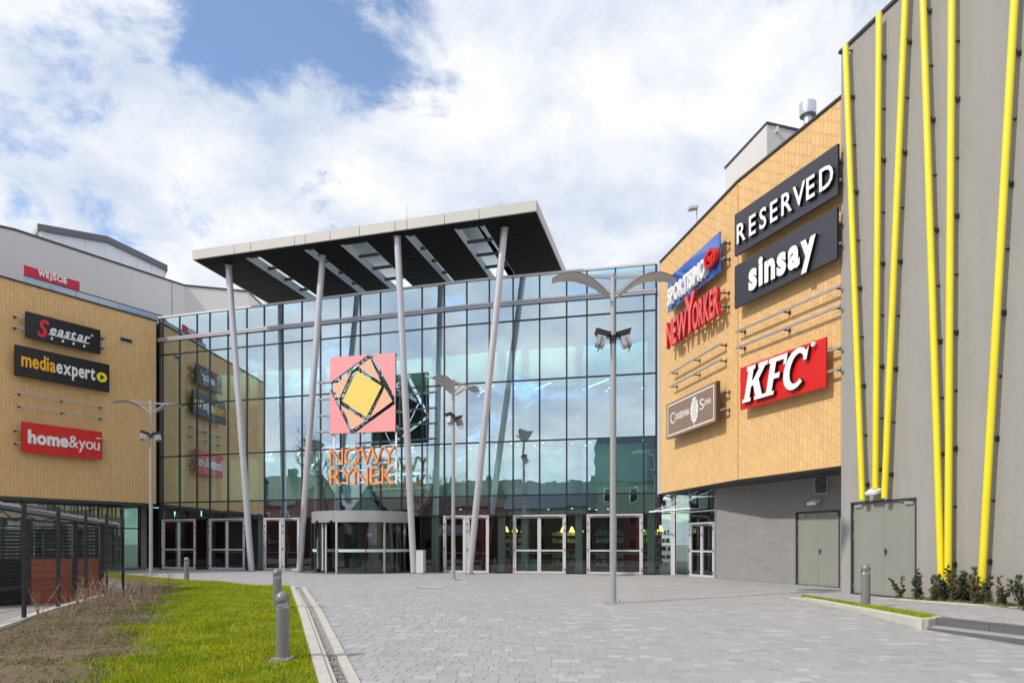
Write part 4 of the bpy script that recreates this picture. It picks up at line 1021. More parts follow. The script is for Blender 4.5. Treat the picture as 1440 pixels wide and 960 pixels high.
for a in (60, 150, 240, 330):
    c, s = math.cos(R(a+8)), math.sin(R(a+8)); q = RR-.25
    for x in (.35, q):
        mb = MB(); mb.box(c*x-.035, c*x+.035, s*x-.035, s*x+.035, .03, 2.55); part('wing_post', mb, m_alul if x > 1 else m_dark2, rd_)
    for z0, z1 in ((.2, 1.08), (1.22, 2.5)):
        mb = MB(); mb.add([(c*.35,s*.35,z0),(c*q,s*q,z0),(c*q,s*q,z1),(c*.35,s*.35,z1)], [(0,1,2,3)]); part('wing_pane', mb, g_door, rd_)
    mb = MB(); mb.add([(c*.35,s*.35,1.08),(c*q,s*q,1.08),(c*q,s*q,1.22),(c*.35,s*.35,1.22)], [(0,1,2,3)]); part('frosted_band', mb, m_frost, rd_)
    mb = MB(); mb.bar((c*.35, s*.35, .12), (c*q, s*q, .12), .05, .14); mb.bar((c*.35, s*.35, 2.5), (c*q, s*q, 2.5), .05, .08); part('wing_rail', mb, m_dark2, rd_)
mb = MB(); mb.lathe([(.35, .0), (.35, 2.6)], 20); part('core', mb, m_dark2, rd_, smooth=True)
for a in (205, 240, 262): 
    c, s = math.cos(R(a)), math.sin(R(a)); mb = MB(); mb.lathe([(.05, 2.53), (.09, 2.60), (.09, 2.66)], 12, cx=c*(RR+.03), cy=s*(RR+.03)); part('sensor', mb, m_black2, rd_)
# poster behind
po = thing('poster', 'tall information poster with coloured picture inside the revolving door', 'poster', rc+Vector((.75, -1.75, .0)), W1.rz)
mb = MB(); mb.box(-.45, .45, 0, .03, 1.28, 2.45); part('panel', mb, m_slate, po)
for k, (z, c_) in enumerate(((2.2, m_poster), (1.95, m_wlet), (1.75, m_redd))):
    mb = MB(); mb.box(-.32, -.05, -.01, 0, z-.09, z+.09); part('picture', mb, c_, po)
for k in range(7):
    mb = MB(); z = 2.2-.12*k; mb.box(-.02, .36, -.008, 0, z, z+.025); part('text_line', mb, m_alul, po)
# flat dark sheet on the ground round the revolving door
mb = MB(); n = 40
pts_ = [(rc.x+math.cos(W1.rz+R(a))*3.55, rc.y+math.sin(W1.rz+R(a))*3.2) for a in range(172, 369, 6)]
quad_prism(mb, pts_, -0.02, 0.012); struct('dark_door_sheet', mb, m_kerbd)
X, Y = gp(607, 825.5); dc = thing('drain_cover', 'pale rectangular cover plate set flush in the paving before the revolving door', 'drain cover', (X, Y, 0.006), R(-4))
mb = MB(); mb.box(-.42, .42, -.28, .28, -.01, .006); part('plate', mb, m_kerb, dc)
mb = MB(); mb.box(-.46, .46, -.32, -.285, -.01, .005); mb.box(-.46, .46, .285, .32, -.01, .005); part('rim', mb, m_dark2, dc)
# grey box next to column
X, Y = gp(592, 806); bx = thing('service_box', 'pale grey upright metal box beside the third canopy column', 'cabinet', (X, Y, 0), W1.rz)
mb = MB(); mb.box(-.22, .16, -.1, .22, 0.03, 1.15); part('body', mb, m_alul, bx)
mb = MB(); mb.box(-.24, .18, -.12, .24, 1.15, 1.18); part('lid', mb, m_alul, bx)
mb = MB(); mb.box(-.20, .14, -.08, .2, 0, .03); part('foot', mb, m_dark2, bx)

# ------------------------------------------------------------ canopy with slanting columns
CZ = 16.5; CT = CZ+.465
FL = Vector((at(271, 36.1), 36.1)); FR = Vector((at(755, 30.8), 30.8))
cu = (FR-FL).normalized(); cv = Vector((-cu.y, cu.x)); cw = (FR-FL).length; CD = 8.6
cv = (Vector((.24, .97))).normalized()
can = thing('entrance_canopy', 'wide flat canopy roof on four slanting steel columns over the entrance', 'canopy', (-8, 36, 0))
def cp(u, v, z): q = FL+cu*u+cv*v; return (q.x, q.y, z)
def cbox(mb, u0, u1, v0, v1, z0, z1):
    vs = [cp(u0,v0,z0), cp(u1,v0,z0), cp(u1,v1,z0), cp(u0,v1,z0), cp(u0,v0,z1), cp(u1,v0,z1), cp(u1,v1,z1), cp(u0,v1,z1)]
    mb.add(vs, [(0,3,2,1),(4,5,6,7),(0,1,5,4),(1,2,6,5),(2,3,7,6),(3,0,4,7)])
def cuv(px, py, z=CZ):
    Y = F*(z-EYE)/(HOR-py); q = Vector(((px-720)/F*Y, Y))-FL
    det = cu.x*cv.y-cu.y*cv.x; return (q.x*cv.y-q.y*cv.x)/det, (cu.x*q.y-cu.y*q.x)/det
slots = []
for (nl, nr_) in (((345.8, 363.7), (364.8, 360.3)), ((428.2, 352.3), (439.6, 349.5)), ((478, 344), (514.6, 338.75)), ((568.9, 331.2), (582.3, 330)), ((640, 324.2), (681.7, 317.5))):
    a, v1 = cuv(*nl); b, v2 = cuv(*nr_); slots.append((a, b, (v1+v2)/2))
sv0 = sum(s[2] for s in slots)/5
ed = [0.06]+[x for s in slots for x in s[:2]]+[cw-.06]
nrow = 12
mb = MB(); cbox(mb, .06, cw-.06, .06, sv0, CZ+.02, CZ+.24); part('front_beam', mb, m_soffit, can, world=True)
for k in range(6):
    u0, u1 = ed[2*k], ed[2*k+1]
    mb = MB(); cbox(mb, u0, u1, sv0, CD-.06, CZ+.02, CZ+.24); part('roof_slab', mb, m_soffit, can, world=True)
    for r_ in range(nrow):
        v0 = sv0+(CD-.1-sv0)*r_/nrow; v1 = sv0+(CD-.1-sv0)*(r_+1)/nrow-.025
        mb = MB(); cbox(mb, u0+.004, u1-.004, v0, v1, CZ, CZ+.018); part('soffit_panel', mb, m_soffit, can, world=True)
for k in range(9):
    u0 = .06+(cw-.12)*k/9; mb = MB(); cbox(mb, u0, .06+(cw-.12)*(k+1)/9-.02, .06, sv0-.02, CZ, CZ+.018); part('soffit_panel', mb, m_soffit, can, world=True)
for (a, b, v_) in slots:
    mb = MB(); mb.add([cp(a, sv0, CZ+.23), cp(b, sv0, CZ+.23), cp(b, CD-.06, CZ+.23), cp(a, CD-.06, CZ+.23)], [(0,1,2,3)]); part('roof_glass', mb, g_clear, can, world=True)
    mb = MB(); cbox(mb, a+.002, a+.03, sv0, CD-.07, CZ+.002, CZ+.22); cbox(mb, b-.03, b-.002, sv0, CD-.07, CZ+.002, CZ+.22); part('slot_lining', mb, mat('slot_white', (.60, .66, .74), .6), can, world=True)
    for k in range(5):
        v0 = sv0+.35+k*1.62; mb = MB(); cbox(mb, a+.03, b-.03, v0, v0+.05, CZ+.15, CZ+.22); part('slot_bar', mb, m_dark2, can, world=True)
fj = [cuv(p, 300, CT)[0] if False else (p-271)/(755-271) for p in (271, 330, 353, 414.6, 429.6, 464.6, 506, 556, 572.5, 625.6, 674, 755)]
# joints measured in the picture: convert to metres along the front edge
def front_u(px):
    k = (px-720)/F; return (k*FL.y-FL.x)/(cu.x-k*cu.y)
fj = [front_u(p) for p in (271, 330, 353, 414.6, 429.6, 464.6, 506, 556, 572.5, 625.6, 674, 755)]
for i in range(len(fj)-1):
    mb = MB(); cbox(mb, fj[i]+.015, fj[i+1]-.015, -.04, .05, CZ-.01, CT+.01); part('fascia_panel', mb, m_fascia, can, world=True)
for u0, u1 in ((-.0, .05), (cw-.05, cw)):
    for k in range(4): mb = MB(); cbox(mb, u0, u1, .06+k*2.14, .06+(k+1)*2.14-.02, CZ-.01, CT+.01); part('fascia_panel', mb, m_fascia, can, world=True)
mb = MB(); cbox(mb, 0, cw, CD-.06, CD, CZ-.01, CT+.01); part('fascia_panel', mb, m_fascia, can, world=True)
cols = [((353.8, 37.2), (321, 36.73)), ((421, 36.3), (453.7, 35.5)), ((582, 34.6), (558.5, 33.3)), ((660, 33.75), (709.7, 32.4))]
for (bp, tp) in cols:
    p0 = (at(*bp), bp[1], 0); p1 = (at(*tp), tp[1], CZ+.01); mb = MB(); mb.tube([p0, p1], .165, 24); c = part('column', mb, m_col, can, world=True, smooth=True)
    mb = MB(); mb.lathe([(.26, 0), (.26, .025)], 20, cx=p0[0]-can.location.x, cy=p0[1]-can.location.y); part('base_plate', mb, m_dark2, c)
    mb = MB(); mb.lathe([(.22, CZ-.06), (.22, CZ)], 20, cx=p1[0]-can.location.x, cy=p1[1]-can.location.y); part('head_plate', mb, m_dark2, c)
# lightning rod above
X = at(572.5, 33.6); lr = thing('lightning_rod', 'thin lightning rod standing on the canopy roof', 'rod', (X, 33.6, CT))
mb = MB(); mb.tube([(0,0,0),(0,0,1.3)], [.012, .006], 6); part('rod', mb, m_steel, lr)
mb = MB(); mb.box(-.12, .12, -.12, .12, 0, .06); part('foot', mb, m_kerb, lr)

# ------------------------------------------------------------ signs
GL = {}
def glyph(chr_, bold, shear):
    k = (chr_, bold, shear)
    if k in GL: return GL[k]
    cd = bpy.data.curves.new('glyph', 'FONT'); cd.body = chr_; cd.size = 1; cd.extrude = .5; cd.offset = bold; cd.shear = shear; cd.resolution_u = 3
    o = bpy.data.objects.new('glyph', cd); C.objects.link(o)
    me = bpy.data.meshes.new_from_object(o.evaluated_get(bpy.context.evaluated_depsgraph_get()))
    bpy.data.objects.remove(o); bpy.data.curves.remove(cd)
    v = np.array([tuple(x.co) for x in me.vertices]); f = [tuple(p.vertices) for p in me.polygons]; nz = [p.normal.z for p in me.polygons]
    bpy.data.meshes.remove(me); GL[k] = (v, f, nz); return GL[k]
def text_on(parent, s, x0, x1, z0, z1, yf, depth, face, side=None, bold=0.02, shear=0.0, gap=0.07, per=None, nm='letter', vref=None, zshift=None):
    """letters from x0 to x1, whole ink box from z0 to z1; front face at y=yf (negative = outward)."""
    lay = []; x = 0
    for i, c_ in enumerate(s):
        if c_ == ' ': x += .28; continue
        bb = bold[i] if isinstance(bold, (list, tuple)) else bold
        v, f, nz = glyph(c_, bb, shear); mn = v[:, 0].min(); mxx = v[:, 0].max(); 
        if c_ == 'J' and lay: x -= .05
        if lay and (c_ in 'VWYAyvw' or s[i-1] in 'VWYAyvwr'): x -= gap*.55+(.05 if (c_ in 'VY' or s[i-1] in 'VY') else 0)
        lay.append((i, x-mn, v, f, nz)); x += (mxx-mn)+gap
    W_ = x-gap
    ymin = min(l[2][:, 1].min() for l in lay) if vref is None else vref[0]; ymax = max(l[2][:, 1].max() for l in lay) if vref is None else vref[1]
    sx = (x1-x0)/W_; sz = (z1-z0)/(ymax-ymin)
    for (i, ox, v, f, nz) in lay:
        mbl = MB(); fm = face if per is None else per[i]
        vs = [(x0+(a+ox)*sx, yf+(0.5-c_)*depth, z0+(b-ymin)*sz+(zshift(i) if zshift else 0)) for a, b, c_ in v]
        mbl.v = vs; mbl.f = f; mbl.mi = [0 if q > .5 else 1 for q in nz]; mbl.sh = [1]*len(f)
        part(nm, mbl, [fm, side or fm], parent)
def sign(wall, px0, px1, yTL, yTR, yBL, yBR, off, thick, label, face, edge=None, name='shop_sign', cat='sign', group=None, panel=True):
    t0, zt0 = wall.hit(px0, yTL, off+thick); t1, zt1 = wall.hit(px1, yTR, off+thick); _, zb0 = wall.hit(px0, yBL, off+thick); _, zb1 = wall.hit(px1, yBR, off+thick)
    zb = (zb0+zb1)/2; ztp = (zt0+zt1)/2
    s = thing(name, label, cat, wall.P(t0, 0, zb), wall.rz, group); s_w = t1-t0; s_h = ztp-zb
    if panel:
        mb = MB(); mb.box(0, s_w, -off-thick, -off, 0, s_h); mb.mi = [1, 1, 0, 1, 1, 1]
        part('panel', mb, [face, edge or face], s)
    def loc(px, py, o_=None):
        t, z = wall.hit(px, py, off+thick if o_ is None else o_); return t-t0, z-zb
    return s, s_w, s_h, loc
def rails(parent, x0, x1, zs, off, kn=3):
    for z in zs:
        mb = MB(); mb.box(x0, x1, -off, -off+.06, z-.035, z+.035); part('rail', mb, m_alu, parent)
        for k in range(kn):
            x = x0+.2+(x1-x0-.35)*k/(kn-1); mb = MB(); mb.box(x-.03, x+.03, -off+.06, -.002, z-.05, z-.01); mb.box(x-.05, x+.05, -.012, 0, z-.08, z+.05); part('bracket', mb, m_dark2, parent)
OFF = .30
tend = WR2.hit(1181, off=OFF)[0]
text_late()
# RESERVED
s, w_, h_, lc = sign(WR2, 1033, 1178, 303, 201, 361, 273, OFF, .08, 'dark slate RESERVED sign, topmost on the right ochre wall', m_slate, m_black2)
a = lc(1036, 342, .5); b = lc(1171.5, 262, .5); ztp = lc(1036, 317, .5)[1]; zt2 = lc(1171.5, 225, .5)[1]
text_on(s, 'RESERVED', a[0], b[0], (a[1]+b[1])/2, (ztp+zt2)/2, -.5, .12, m_wlet, m_black2, bold=.015, gap=.22)
rails(s, -.15, WR2.hit(1181.5, off=OFF)[0]-(WR2.hit(1033, off=OFF+.08)[0]), (h_*.3, h_*.72), OFF)
# sinsay
s, w_, h_, lc = sign(WR2, 1033, 1177, 378, 287, 436, 361, OFF, .08, 'dark slate sinsay sign directly under the RESERVED sign', m_slate, m_black2)
a = lc(1052.5, 405, .5); b = lc(1147, 376, .5); ztp = lc(1147, 321, .5)[1]
text_on(s, 'sinsay', a[0], b[0], b[1], ztp+.1, -.5, .12, m_wlet, m_black2, bold=.045, gap=.07)
rails(s, -.15, WR2.hit(1181.5, off=OFF)[0]-(WR2.hit(1033, off=OFF+.08)[0]), (h_*.3, h_*.72), OFF)
# empty rails
t0, z0 = WR2.hit(1033.5, 468, OFF); t1, z1 = WR2.hit(1181, 400, OFF); _, z2 = WR2.hit(1033.5, 491, OFF); _, z3 = WR2.hit(1181, 428, OFF)
r = thing('empty_sign_rails', 'pair of empty aluminium sign rails between the sinsay and red signs', 'rails', WR2.P(t0, 0, (z2+z3)/2), WR2.rz, 'empty sign rails waiting for signs')
rails(r, 0, t1-t0, (0, (z0+z1-z2-z3)/2), OFF)
# KFC
s, w_, h_, lc = sign(WR2, 1041, 1161.5, 518, 473, 578.5, 541, OFF, .06, 'red KFC sign with slanting white letters, lowest on the right wall', m_red, m_redd)
a = lc(1043.5, 567, .5); b = lc(1138.5, 489, .5)
kw, kh = b[0]-a[0], 0
zb_ = a[1]; zt_ = lc(1090, 504, .5)[1]+.05
def slant(poly, x0, sx, sz, zb, sh=.22): return [(x0+(x+z*sh)*sx, zb+z*sz) for x, z in poly]
K = [(0,0),(.34,0),(.34,.1),(.28,.1),(.28,.40),(.36,.44),(.52,.1),(.48,.1),(.48,0),(.86,0),(.86,.1),(.78,.1),(.55,.56),(.74,.88),(.82,.88),(.82,1),(.46,1),(.46,.88),(.52,.88),(.34,.60),(.28,.56),(.28,.88),(.34,.88),(.34,1),(0,1),(0,.88),(.07,.88),(.07,.1),(0,.1)]
Fp = [(0,0),(.38,0),(.38,.1),(.29,.1),(.29,.42),(.50,.42),(.50,.56),(.29,.56),(.29,.87),(.58,.87),(.58,.72),(.68,.72),(.68,1),(0,1),(0,.88),(.08,.88),(.08,.1),(0,.1)]
Cp = []
for i in range(15): a_ = R(48+i*(312-48)/14); Cp.append((.42+.42*math.cos(a_), .5+.53*math.sin(a_)))
Cin = []
for i in range(15): a_ = R(312-i*(312-48)/14); Cin.append((.46+.24*math.cos(a_), .5+.38*math.sin(a_)))
Cpoly = [(.76, 1.0)]+Cp[0:]+[(.72, .12)]+Cin+[(.64, .66), (.75, .66)]
lets = ((K, 0), (Fp, .86), (Cpoly, 1.50)); tot = 2.5
for pl_, ox in lets:
    sxx = kw/tot; mb = MB(); mb.prism([(q[0], q[1]) for q in slant([(x+ox, z) for x, z in pl_], a[0], sxx, (zt_-zb_), zb_)], -.5, -.38, 0, 1); part('letter', mb, [m_wlet, m_black2], s)
mb = MB(); mb.tube([(b[0]+.12, -.5, zt_-.02), (b[0]+.12, -.42, zt_-.02)], .07, 16); part('registered_mark', mb, [m_wlet], s)
rails(s, -.12, WR2.hit(1181.5, off=OFF)[0]-(WR2.hit(1041, off=OFF+.06)[0]), (h_*.3, h_*.72), OFF)
# blue sports sign
s, w_, h_, lc = sign(WR1, 939, 1011.8, 393, 324.7, 441, 381, OFF, .06, 'glossy blue SPORTISIMO sign with a red emblem, beside the lamp head', m_blue, m_blue)
a = lc(937.5, 424, .6); b = lc(990, 388, .6); ztp = lc(990, 361, .6)[1]
text_on(s, 'SPORTISIMO', a[0], b[0], b[1], ztp, -.58, .16, m_wlet, m_wlet, bold=.03, gap=.06)
c0 = lc(996.5, 363, .6)
for rr_, mm in (((.95, 1.0), m_red),):
    mb = MB(); n = 24; cx, czz = c0[0], c0[1]; rx, rz_ = .5, .36
    for k in range(n):
        a0, a1 = 2*math.pi*k/n, 2*math.pi*(k+1)/n
        q = [(cx+rx*math.cos(t_)*f_, czz+rz_*math.sin(t_)*f_) for t_, f_ in ((a0, 1), (a1, 1), (a1, .66), (a0, .66))]
        mb.prism(q, -.58, -.42)
    part('emblem', mb, m_red, s)
    mb = MB(); mb.prism([(cx-.3, czz-.05), (cx-.13, czz+.17), (cx+.06, czz+.03), (cx+.24, czz+.17), (cx+.3, czz+.04), (cx+.15, czz-.25), (cx-.15, czz-.02)], -.58, -.42); part('emblem', mb, m_red, s)
rails(s, -.2, w_+.28, (h_*.3, h_*.7), OFF)
# NEW YORKER
s, w_, h_, lc = sign(WR1, 936.5, 1010, 458, 403, 494.4, 445, OFF, .05, 'red NEW YORKER lettering with a tall Y, no backing panel', m_redl, panel=False)
n_ = 'NEWYORKER'
for grp, xs_, zs_ in (('NEW', (936.5, 965.5), None), ('Y', (962, 977), 1), ('ORKER', (973.5, 1010), None)):
    x0 = lc(xs_[0], 470, .5)[0]; x1 = lc(xs_[1], 440, .5)[0]
    zt_ = h_ if not zs_ else h_*1.42
    z0_ = 0
    text_on(s, grp, x0, x1, z0_+(.05 if zs_ else 0), zt_, -.5, .16, m_redl, m_redd, bold=.03, gap=.06)
rails(s, .1, w_+.35, (h_*.3, h_*.75), OFF)
# empty rails
t0, z0 = WR1.hit(941, 526.5, OFF); t1, z1 = WR1.hit(1013.8, 481, OFF); _, z2 = WR1.hit(941, 545, OFF); _, z3 = WR1.hit(1013.8, 503.5, OFF)
r = thing('empty_sign_rails', 'pair of empty aluminium sign rails above the brown sign', 'rails', WR1.P(t0, 0, (z2+z3)/2), WR1.rz, 'empty sign rails waiting for signs')
rails(r, 0, t1-t0, (0, (z0+z1-z2-z3)/2), OFF)
# CUKIERNIA SOWA
s, w_, h_, lc = sign(WR1, 937, 1007, 570.4, 533.7, 618.5, 591, OFF, .18, 'brown CUKIERNIA SOWA sign with a white leaf between the words', m_brown, m_brownd)
mb = MB(); y = -OFF-.184; bb = .16
mb.box(bb, w_-bb, y, y+.01, bb*.6, bb*.6+.05); mb.box(bb, w_-bb, y, y+.01, h_-bb*.6-.05, h_-bb*.6); mb.box(bb, bb+.05, y, y+.01, bb*.6+.05, h_-bb*.6-.05); mb.box(w_-bb-.05, w_-bb, y, y+.01, bb*.6+.05, h_-bb*.6-.05)
part('border', mb, m_wlet, s)
a = lc(943, 596); b = lc(969.5, 583.5); text_on(s, 'C', a[0], a[0]+.42, a[1]-.02, lc(943, 581)[1], -OFF-.19, .012, m_wlet, bold=-.005, nm='letter')
text_on(s, 'UKIERNIA', a[0]+.5, b[0], a[1]+.08, lc(943, 584)[1]-.02, -OFF-.19, .012, m_wlet, bold=-.005, gap=.08)
a = lc(984, 575.5); b = lc(1000, 569); text_on(s, 'S', a[0], a[0]+.36, a[1]-.04, lc(984, 562)[1], -OFF-.19, .012, m_wlet, bold=-.005)
text_on(s, 'OWA', a[0]+.42, b[0], a[1]+.06, lc(984, 564.5)[1]-.03, -OFF-.19, .012, m_wlet, bold=-.005, gap=.08)
c0 = lc(976.5, 576); lf = []
for i in range(28):
    a_ = 2*math.pi*i/28; rad = 1 if i % 2 else .86; lf.append((c0[0]+.36*math.cos(a_)*rad, c0[1]+.56*math.sin(a_)*rad))
mb = MB(); mb.prism(lf, -OFF-.192, -OFF-.182)
mb.box(c0[0]-.02, c0[0]+.02, -OFF-.192, -OFF-.182, c0[1]-.72, c0[1]-.5); part('leaf_emblem', mb, m_wlet, s)
mb = MB()
for k in range(7):
    zz0 = c0[1]-.36+k*.12
    for sg in (-1, 1): mb.bar((c0[0], -OFF-.195, zz0), (c0[0]+sg*.22, -OFF-.195, zz0+.09), .02, .01, up=(0, 1, 0))
part('leaf_vein', mb, m_brown, s)
rails(s, .1, w_+.3, (h_*.28, h_*.72), OFF)

# left wall signs
WLL = WL
s, w_, h_, lc = sign(WLL, 36.5, 141.4, 437.5, 464, 473.75, 498, OFF, .10, 'black Seastar sign with a red S, upper sign on the left wall', m_black, m_black2)
yf = -OFF-.13
a = lc(52, 472); b = lc(68, 450); text_on(s, 'S', a[0], b[0]+.02, lc(60, 472.5)[1]-.08, lc(60, 450.5)[1]+.06, yf, .03, m_red, bold=.03, shear=.25)
a = lc(70, 475.5); b = lc(127, 476); text_on(s, 'eastar', a[0], b[0], lc(70, 469)[1], lc(107, 467)[1]+.0, yf, .03, m_wlet, bold=.022, shear=.3, gap=.05)
a = lc(68, 469.6); b = lc(125, 483); zz_ = lc(96, 476.2)[1]
mb = MB(); mb.box(a[0], b[0], yf, yf+.02, zz_-.03, zz_+.03); part('underline', mb, m_wlet, s)
for px, py in ((72.5, 473.7), (88, 477.2), (103, 481), (118, 484.5)):
    q = lc(px, py); mb = MB(); mb.prism([(q[0]-.05, zz_-.26), (q[0]+.04, zz_-.26), (q[0]+.06, zz_-.13), (q[0]-.03, zz_-.13)], yf, yf+.02); part('small_mark', mb, m_wlet, s)
q = lc(127.5, 471); text_on(s, '®', q[0], q[0]+.13, q[1]-.08, q[1]+.06, yf, .02, m_wlet, bold=0)
rails(s, -.55, w_+.42, (h_*.34, h_*.76), OFF)
s, w_, h_, lc = sign(WLL, 21.5, 154, 484.4, 512.5, 527.5, 551, OFF, .12, 'black mediaexpert sign with a yellow arrow disc, second on the left wall', m_black, m_black2)
yf = -OFF-.15
a = lc(29.75, 514); b = lc(133.5, 534); zb_ = lc(80, 527)[1]; zt_ = lc(80, 506)[1]
zz0 = lc(29.75, 514)[1]; 
text_on(s, 'mediaexpert', a[0], b[0], zz0-.26, zz0+.72, yf, .03, m_wlet, bold=.024, gap=.06, per=[m_amber]*5+[m_wlet]*6)
q = lc(143, 530.4); mb = MB(); mb.tube([(q[0], yf, q[1]), (q[0], yf+.03, q[1])], .27, 28); part('arrow_disc', mb, m_yel2, s)
mb = MB(); mb.prism([(q[0]-.08, q[1]-.15), (q[0]+.15, q[1]), (q[0]-.08, q[1]+.15)], yf-.006, yf); part('arrow', mb, m_black2, s)
rails(s, .3, w_-.3, (h_*.3, h_*.7), OFF)
t0, z0 = WL.hit(24, 552, OFF); t1, z1 = WL.hit(148.5, 572, OFF); _, z2 = WL.hit(24, 569.5, OFF); _, z3 = WL.hit(148.5, 587.4, OFF)
r = thing('empty_sign_rails', 'pair of empty aluminium sign rails above the red sign on the left wall', 'rails', WL.P(t0, 0, (z2+z3)/2), WL.rz, 'empty sign rails waiting for signs')
rails(r, 0, t1-t0, (0, (z0+z1-z2-z3)/2), OFF)
s, w_, h_, lc = sign(WLL, 30.8, 143.7, 592, 607.4, 635, 646.4, OFF, .08, 'red home&you sign with white letters, lowest on the left wall', m_red, m_redd)
yf = -OFF-.14; a = lc(39, 620.7); b = lc(139.5, 630); zz0 = a[1]
text_on(s, 'home&you', a[0], b[0], zz0-.26, zz0+.62, yf, .06, m_wlet, bold=[.04]*4+[.0]*4, gap=.04)
q = lc(138, 616.5); mb = MB(); mb.prism([(q[0]-.12, q[1]-.03), (q[0]+.12, q[1]+.0), (q[0]+.12, q[1]+.06), (q[0]-.12, q[1]+.03)], yf, yf+.06); part('accent', mb, m_wlet, s)
rails(s, -.35, w_+.3, (h_*.3, h_*.72), OFF)
# WEJSCIE
s, w_, h_, lc = sign(WL, 34, 112, 373, 395.8, 389.6, 410.4, -.85, .06, 'crimson WEJŚCIE sign on the left roof edge', m_crim, m_crim)
for c_ in children(s): pass
a = lc(53.5, 389); b = lc(94, 401); zz0 = h_*.26
text_on(s, 'WEJŚCIE', a[0], b[0], zz0, zz0+.55, .85-.075, .012, m_wlet, bold=.045, gap=.1)
mb = MB()
for x in (.15, w_/2, w_-.15): mb.box(x-.03, x+.03, .86, .92, -.5, h_-.05)
part('post', mb, m_steel, s)

# square logo
LW = Wall((at(465.3, 35.0), 35.0), (at(557.6, 34.15), 34.15))
s, w_, h_, lc = sign(LW, 465.3, 557.2, 504, 496, 610.2, 606.5, 0, 0, 'large pink square logo with a yellow rotated square at its centre', m_pink, panel=False, name='square_logo', cat='logo')
def ls(poly):
    return [((x-103)/(735-103)*w_, (1-(y-(165-55*(x-103)/632))/(728-(0)*(x-103)/632-(-27+27*(x-103)/632)*0+0))*h_) for x, y in poly]
def lq(x, y):
    u = (x-103)/632; top = 165-55*u; bot = 893-25*u; return (u*w_, (1-(y-top)/(bot-top))*h_)
def lpoly(pl, m, nm, d=.10):
    q = [lq(*p) for p in pl]; mb = MB(); mb.prism(q, -d, 0, 0, 1); part(nm, mb, [m, m_black2], s)  # backs and edges black: shade of the unlit back put into the colour
for pl in ([(103, 165), (480, 132), (103, 410)], [(517, 129), (735, 110), (735, 555)], [(735, 600), (735, 868), (350, 883)], [(103, 465), (308, 884), (103, 893)]): lpoly(pl, m_pink, 'pink_panel')
lpoly([(724, 570), (735, 555), (735, 600)], m_pink, 'pink_panel')
for pl in ([(495, 165), (383, 248), (598, 395)], [(312, 300), (130, 440), (192, 565)], [(633, 448), (708, 578), (488, 743)], [(212, 618), (452, 768), (322, 850)]): lpoly(pl, m_peach, 'peach_panel')
lpoly([(365, 288), (605, 432), (458, 733), (224, 578)], m_honey, 'yellow_panel')
# frame behind the panels; black gap bars stand in for shadows and reflections
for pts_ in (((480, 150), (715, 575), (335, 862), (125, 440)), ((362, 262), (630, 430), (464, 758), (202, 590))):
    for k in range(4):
        a_ = lq(*pts_[k]); b_ = lq(*pts_[(k+1) % 4]); mb = MB(); mb.bar((a_[0], .10, a_[1]), (b_[0], .10, b_[1]), .05, .13, up=(0, 1, 0)); part('gap_shadow_bar', mb, m_black2, s)
mb = MB()
for fx_ in (.0, .5, .97): mb.box(w_*fx_, w_*fx_+.07, .02, .09, -.05, h_); 
part('back_post', mb, m_steel, s)
mb = MB()
for z in (.02, h_-.08): mb.box(0, w_, .09, .15, z, z+.06)
part('back_bar', mb, m_dark2, s)
# lettering NOWY RYNEK with frame
s2 = thing('orange_lettering', 'orange NOWY RYNEK letters on a white frame under the square logo', 'sign', s.location, LW.rz)
def l2(px, py): t, z = LW.hit(px, py, .1); return t, z-s.location.z
a = l2(464, 655); b = l2(556, 651); text_on(s2, 'NOWY', a[0], b[0], (a[1]+b[1])/2, (l2(464, 630)[1]+l2(556, 626.5)[1])/2, -.14, .16, m_orange, m_oranged, bold=-.008, gap=.06)
a = l2(464, 683); b = l2(555, 679.5); text_on(s2, 'RYNEK', a[0], b[0], (a[1]+b[1])/2, (l2(464, 658)[1]+l2(556, 655.5)[1])/2, -.14, .16, m_orange, m_oranged, bold=-.008, gap=.10)
zlow = l2(470, 681)[1]
for px in (468, 555.5):
    x = l2(px, 650)[0]; mb = MB(); mb.box(x-.04, x+.04, .02, .09, zlow, .0); part('post', mb, m_wlet, s2)
for py in (633, 651.5, 661.5, 679):
    z = (l2(464, py)[1]+l2(556, py-2.5)[1])/2; mb = MB(); mb.box(.05, w_+.02, .03, .08, z-.03, z+.03); part('rail', mb, m_wlet, s2)
# cross rails between columns 2 and 3
cr_ = thing('logo_rails', 'four horizontal grey rails carrying the square logo between two columns', 'rails', s.location, LW.rz)
for py in (535.7, 559.5, 582.5, 605.6):
    z = l2(455, py)[1]; xa = l2(443, 560)[0]-(0.02*(py-535)/70); xb = l2(575, 560)[0]
    mb = MB(); mb.tube([(xa, .2, z), (xb, .2, z)], .055, 10); part('rail', mb, m_steel, cr_, smooth=True)
    mb = MB(); mb.box(.3, .38, .0, .2, z-.03, z+.03); mb.box(w_-.38, w_-.3, .0, .2, z-.03, z+.03); part('clamp', mb, m_dark2, cr_)

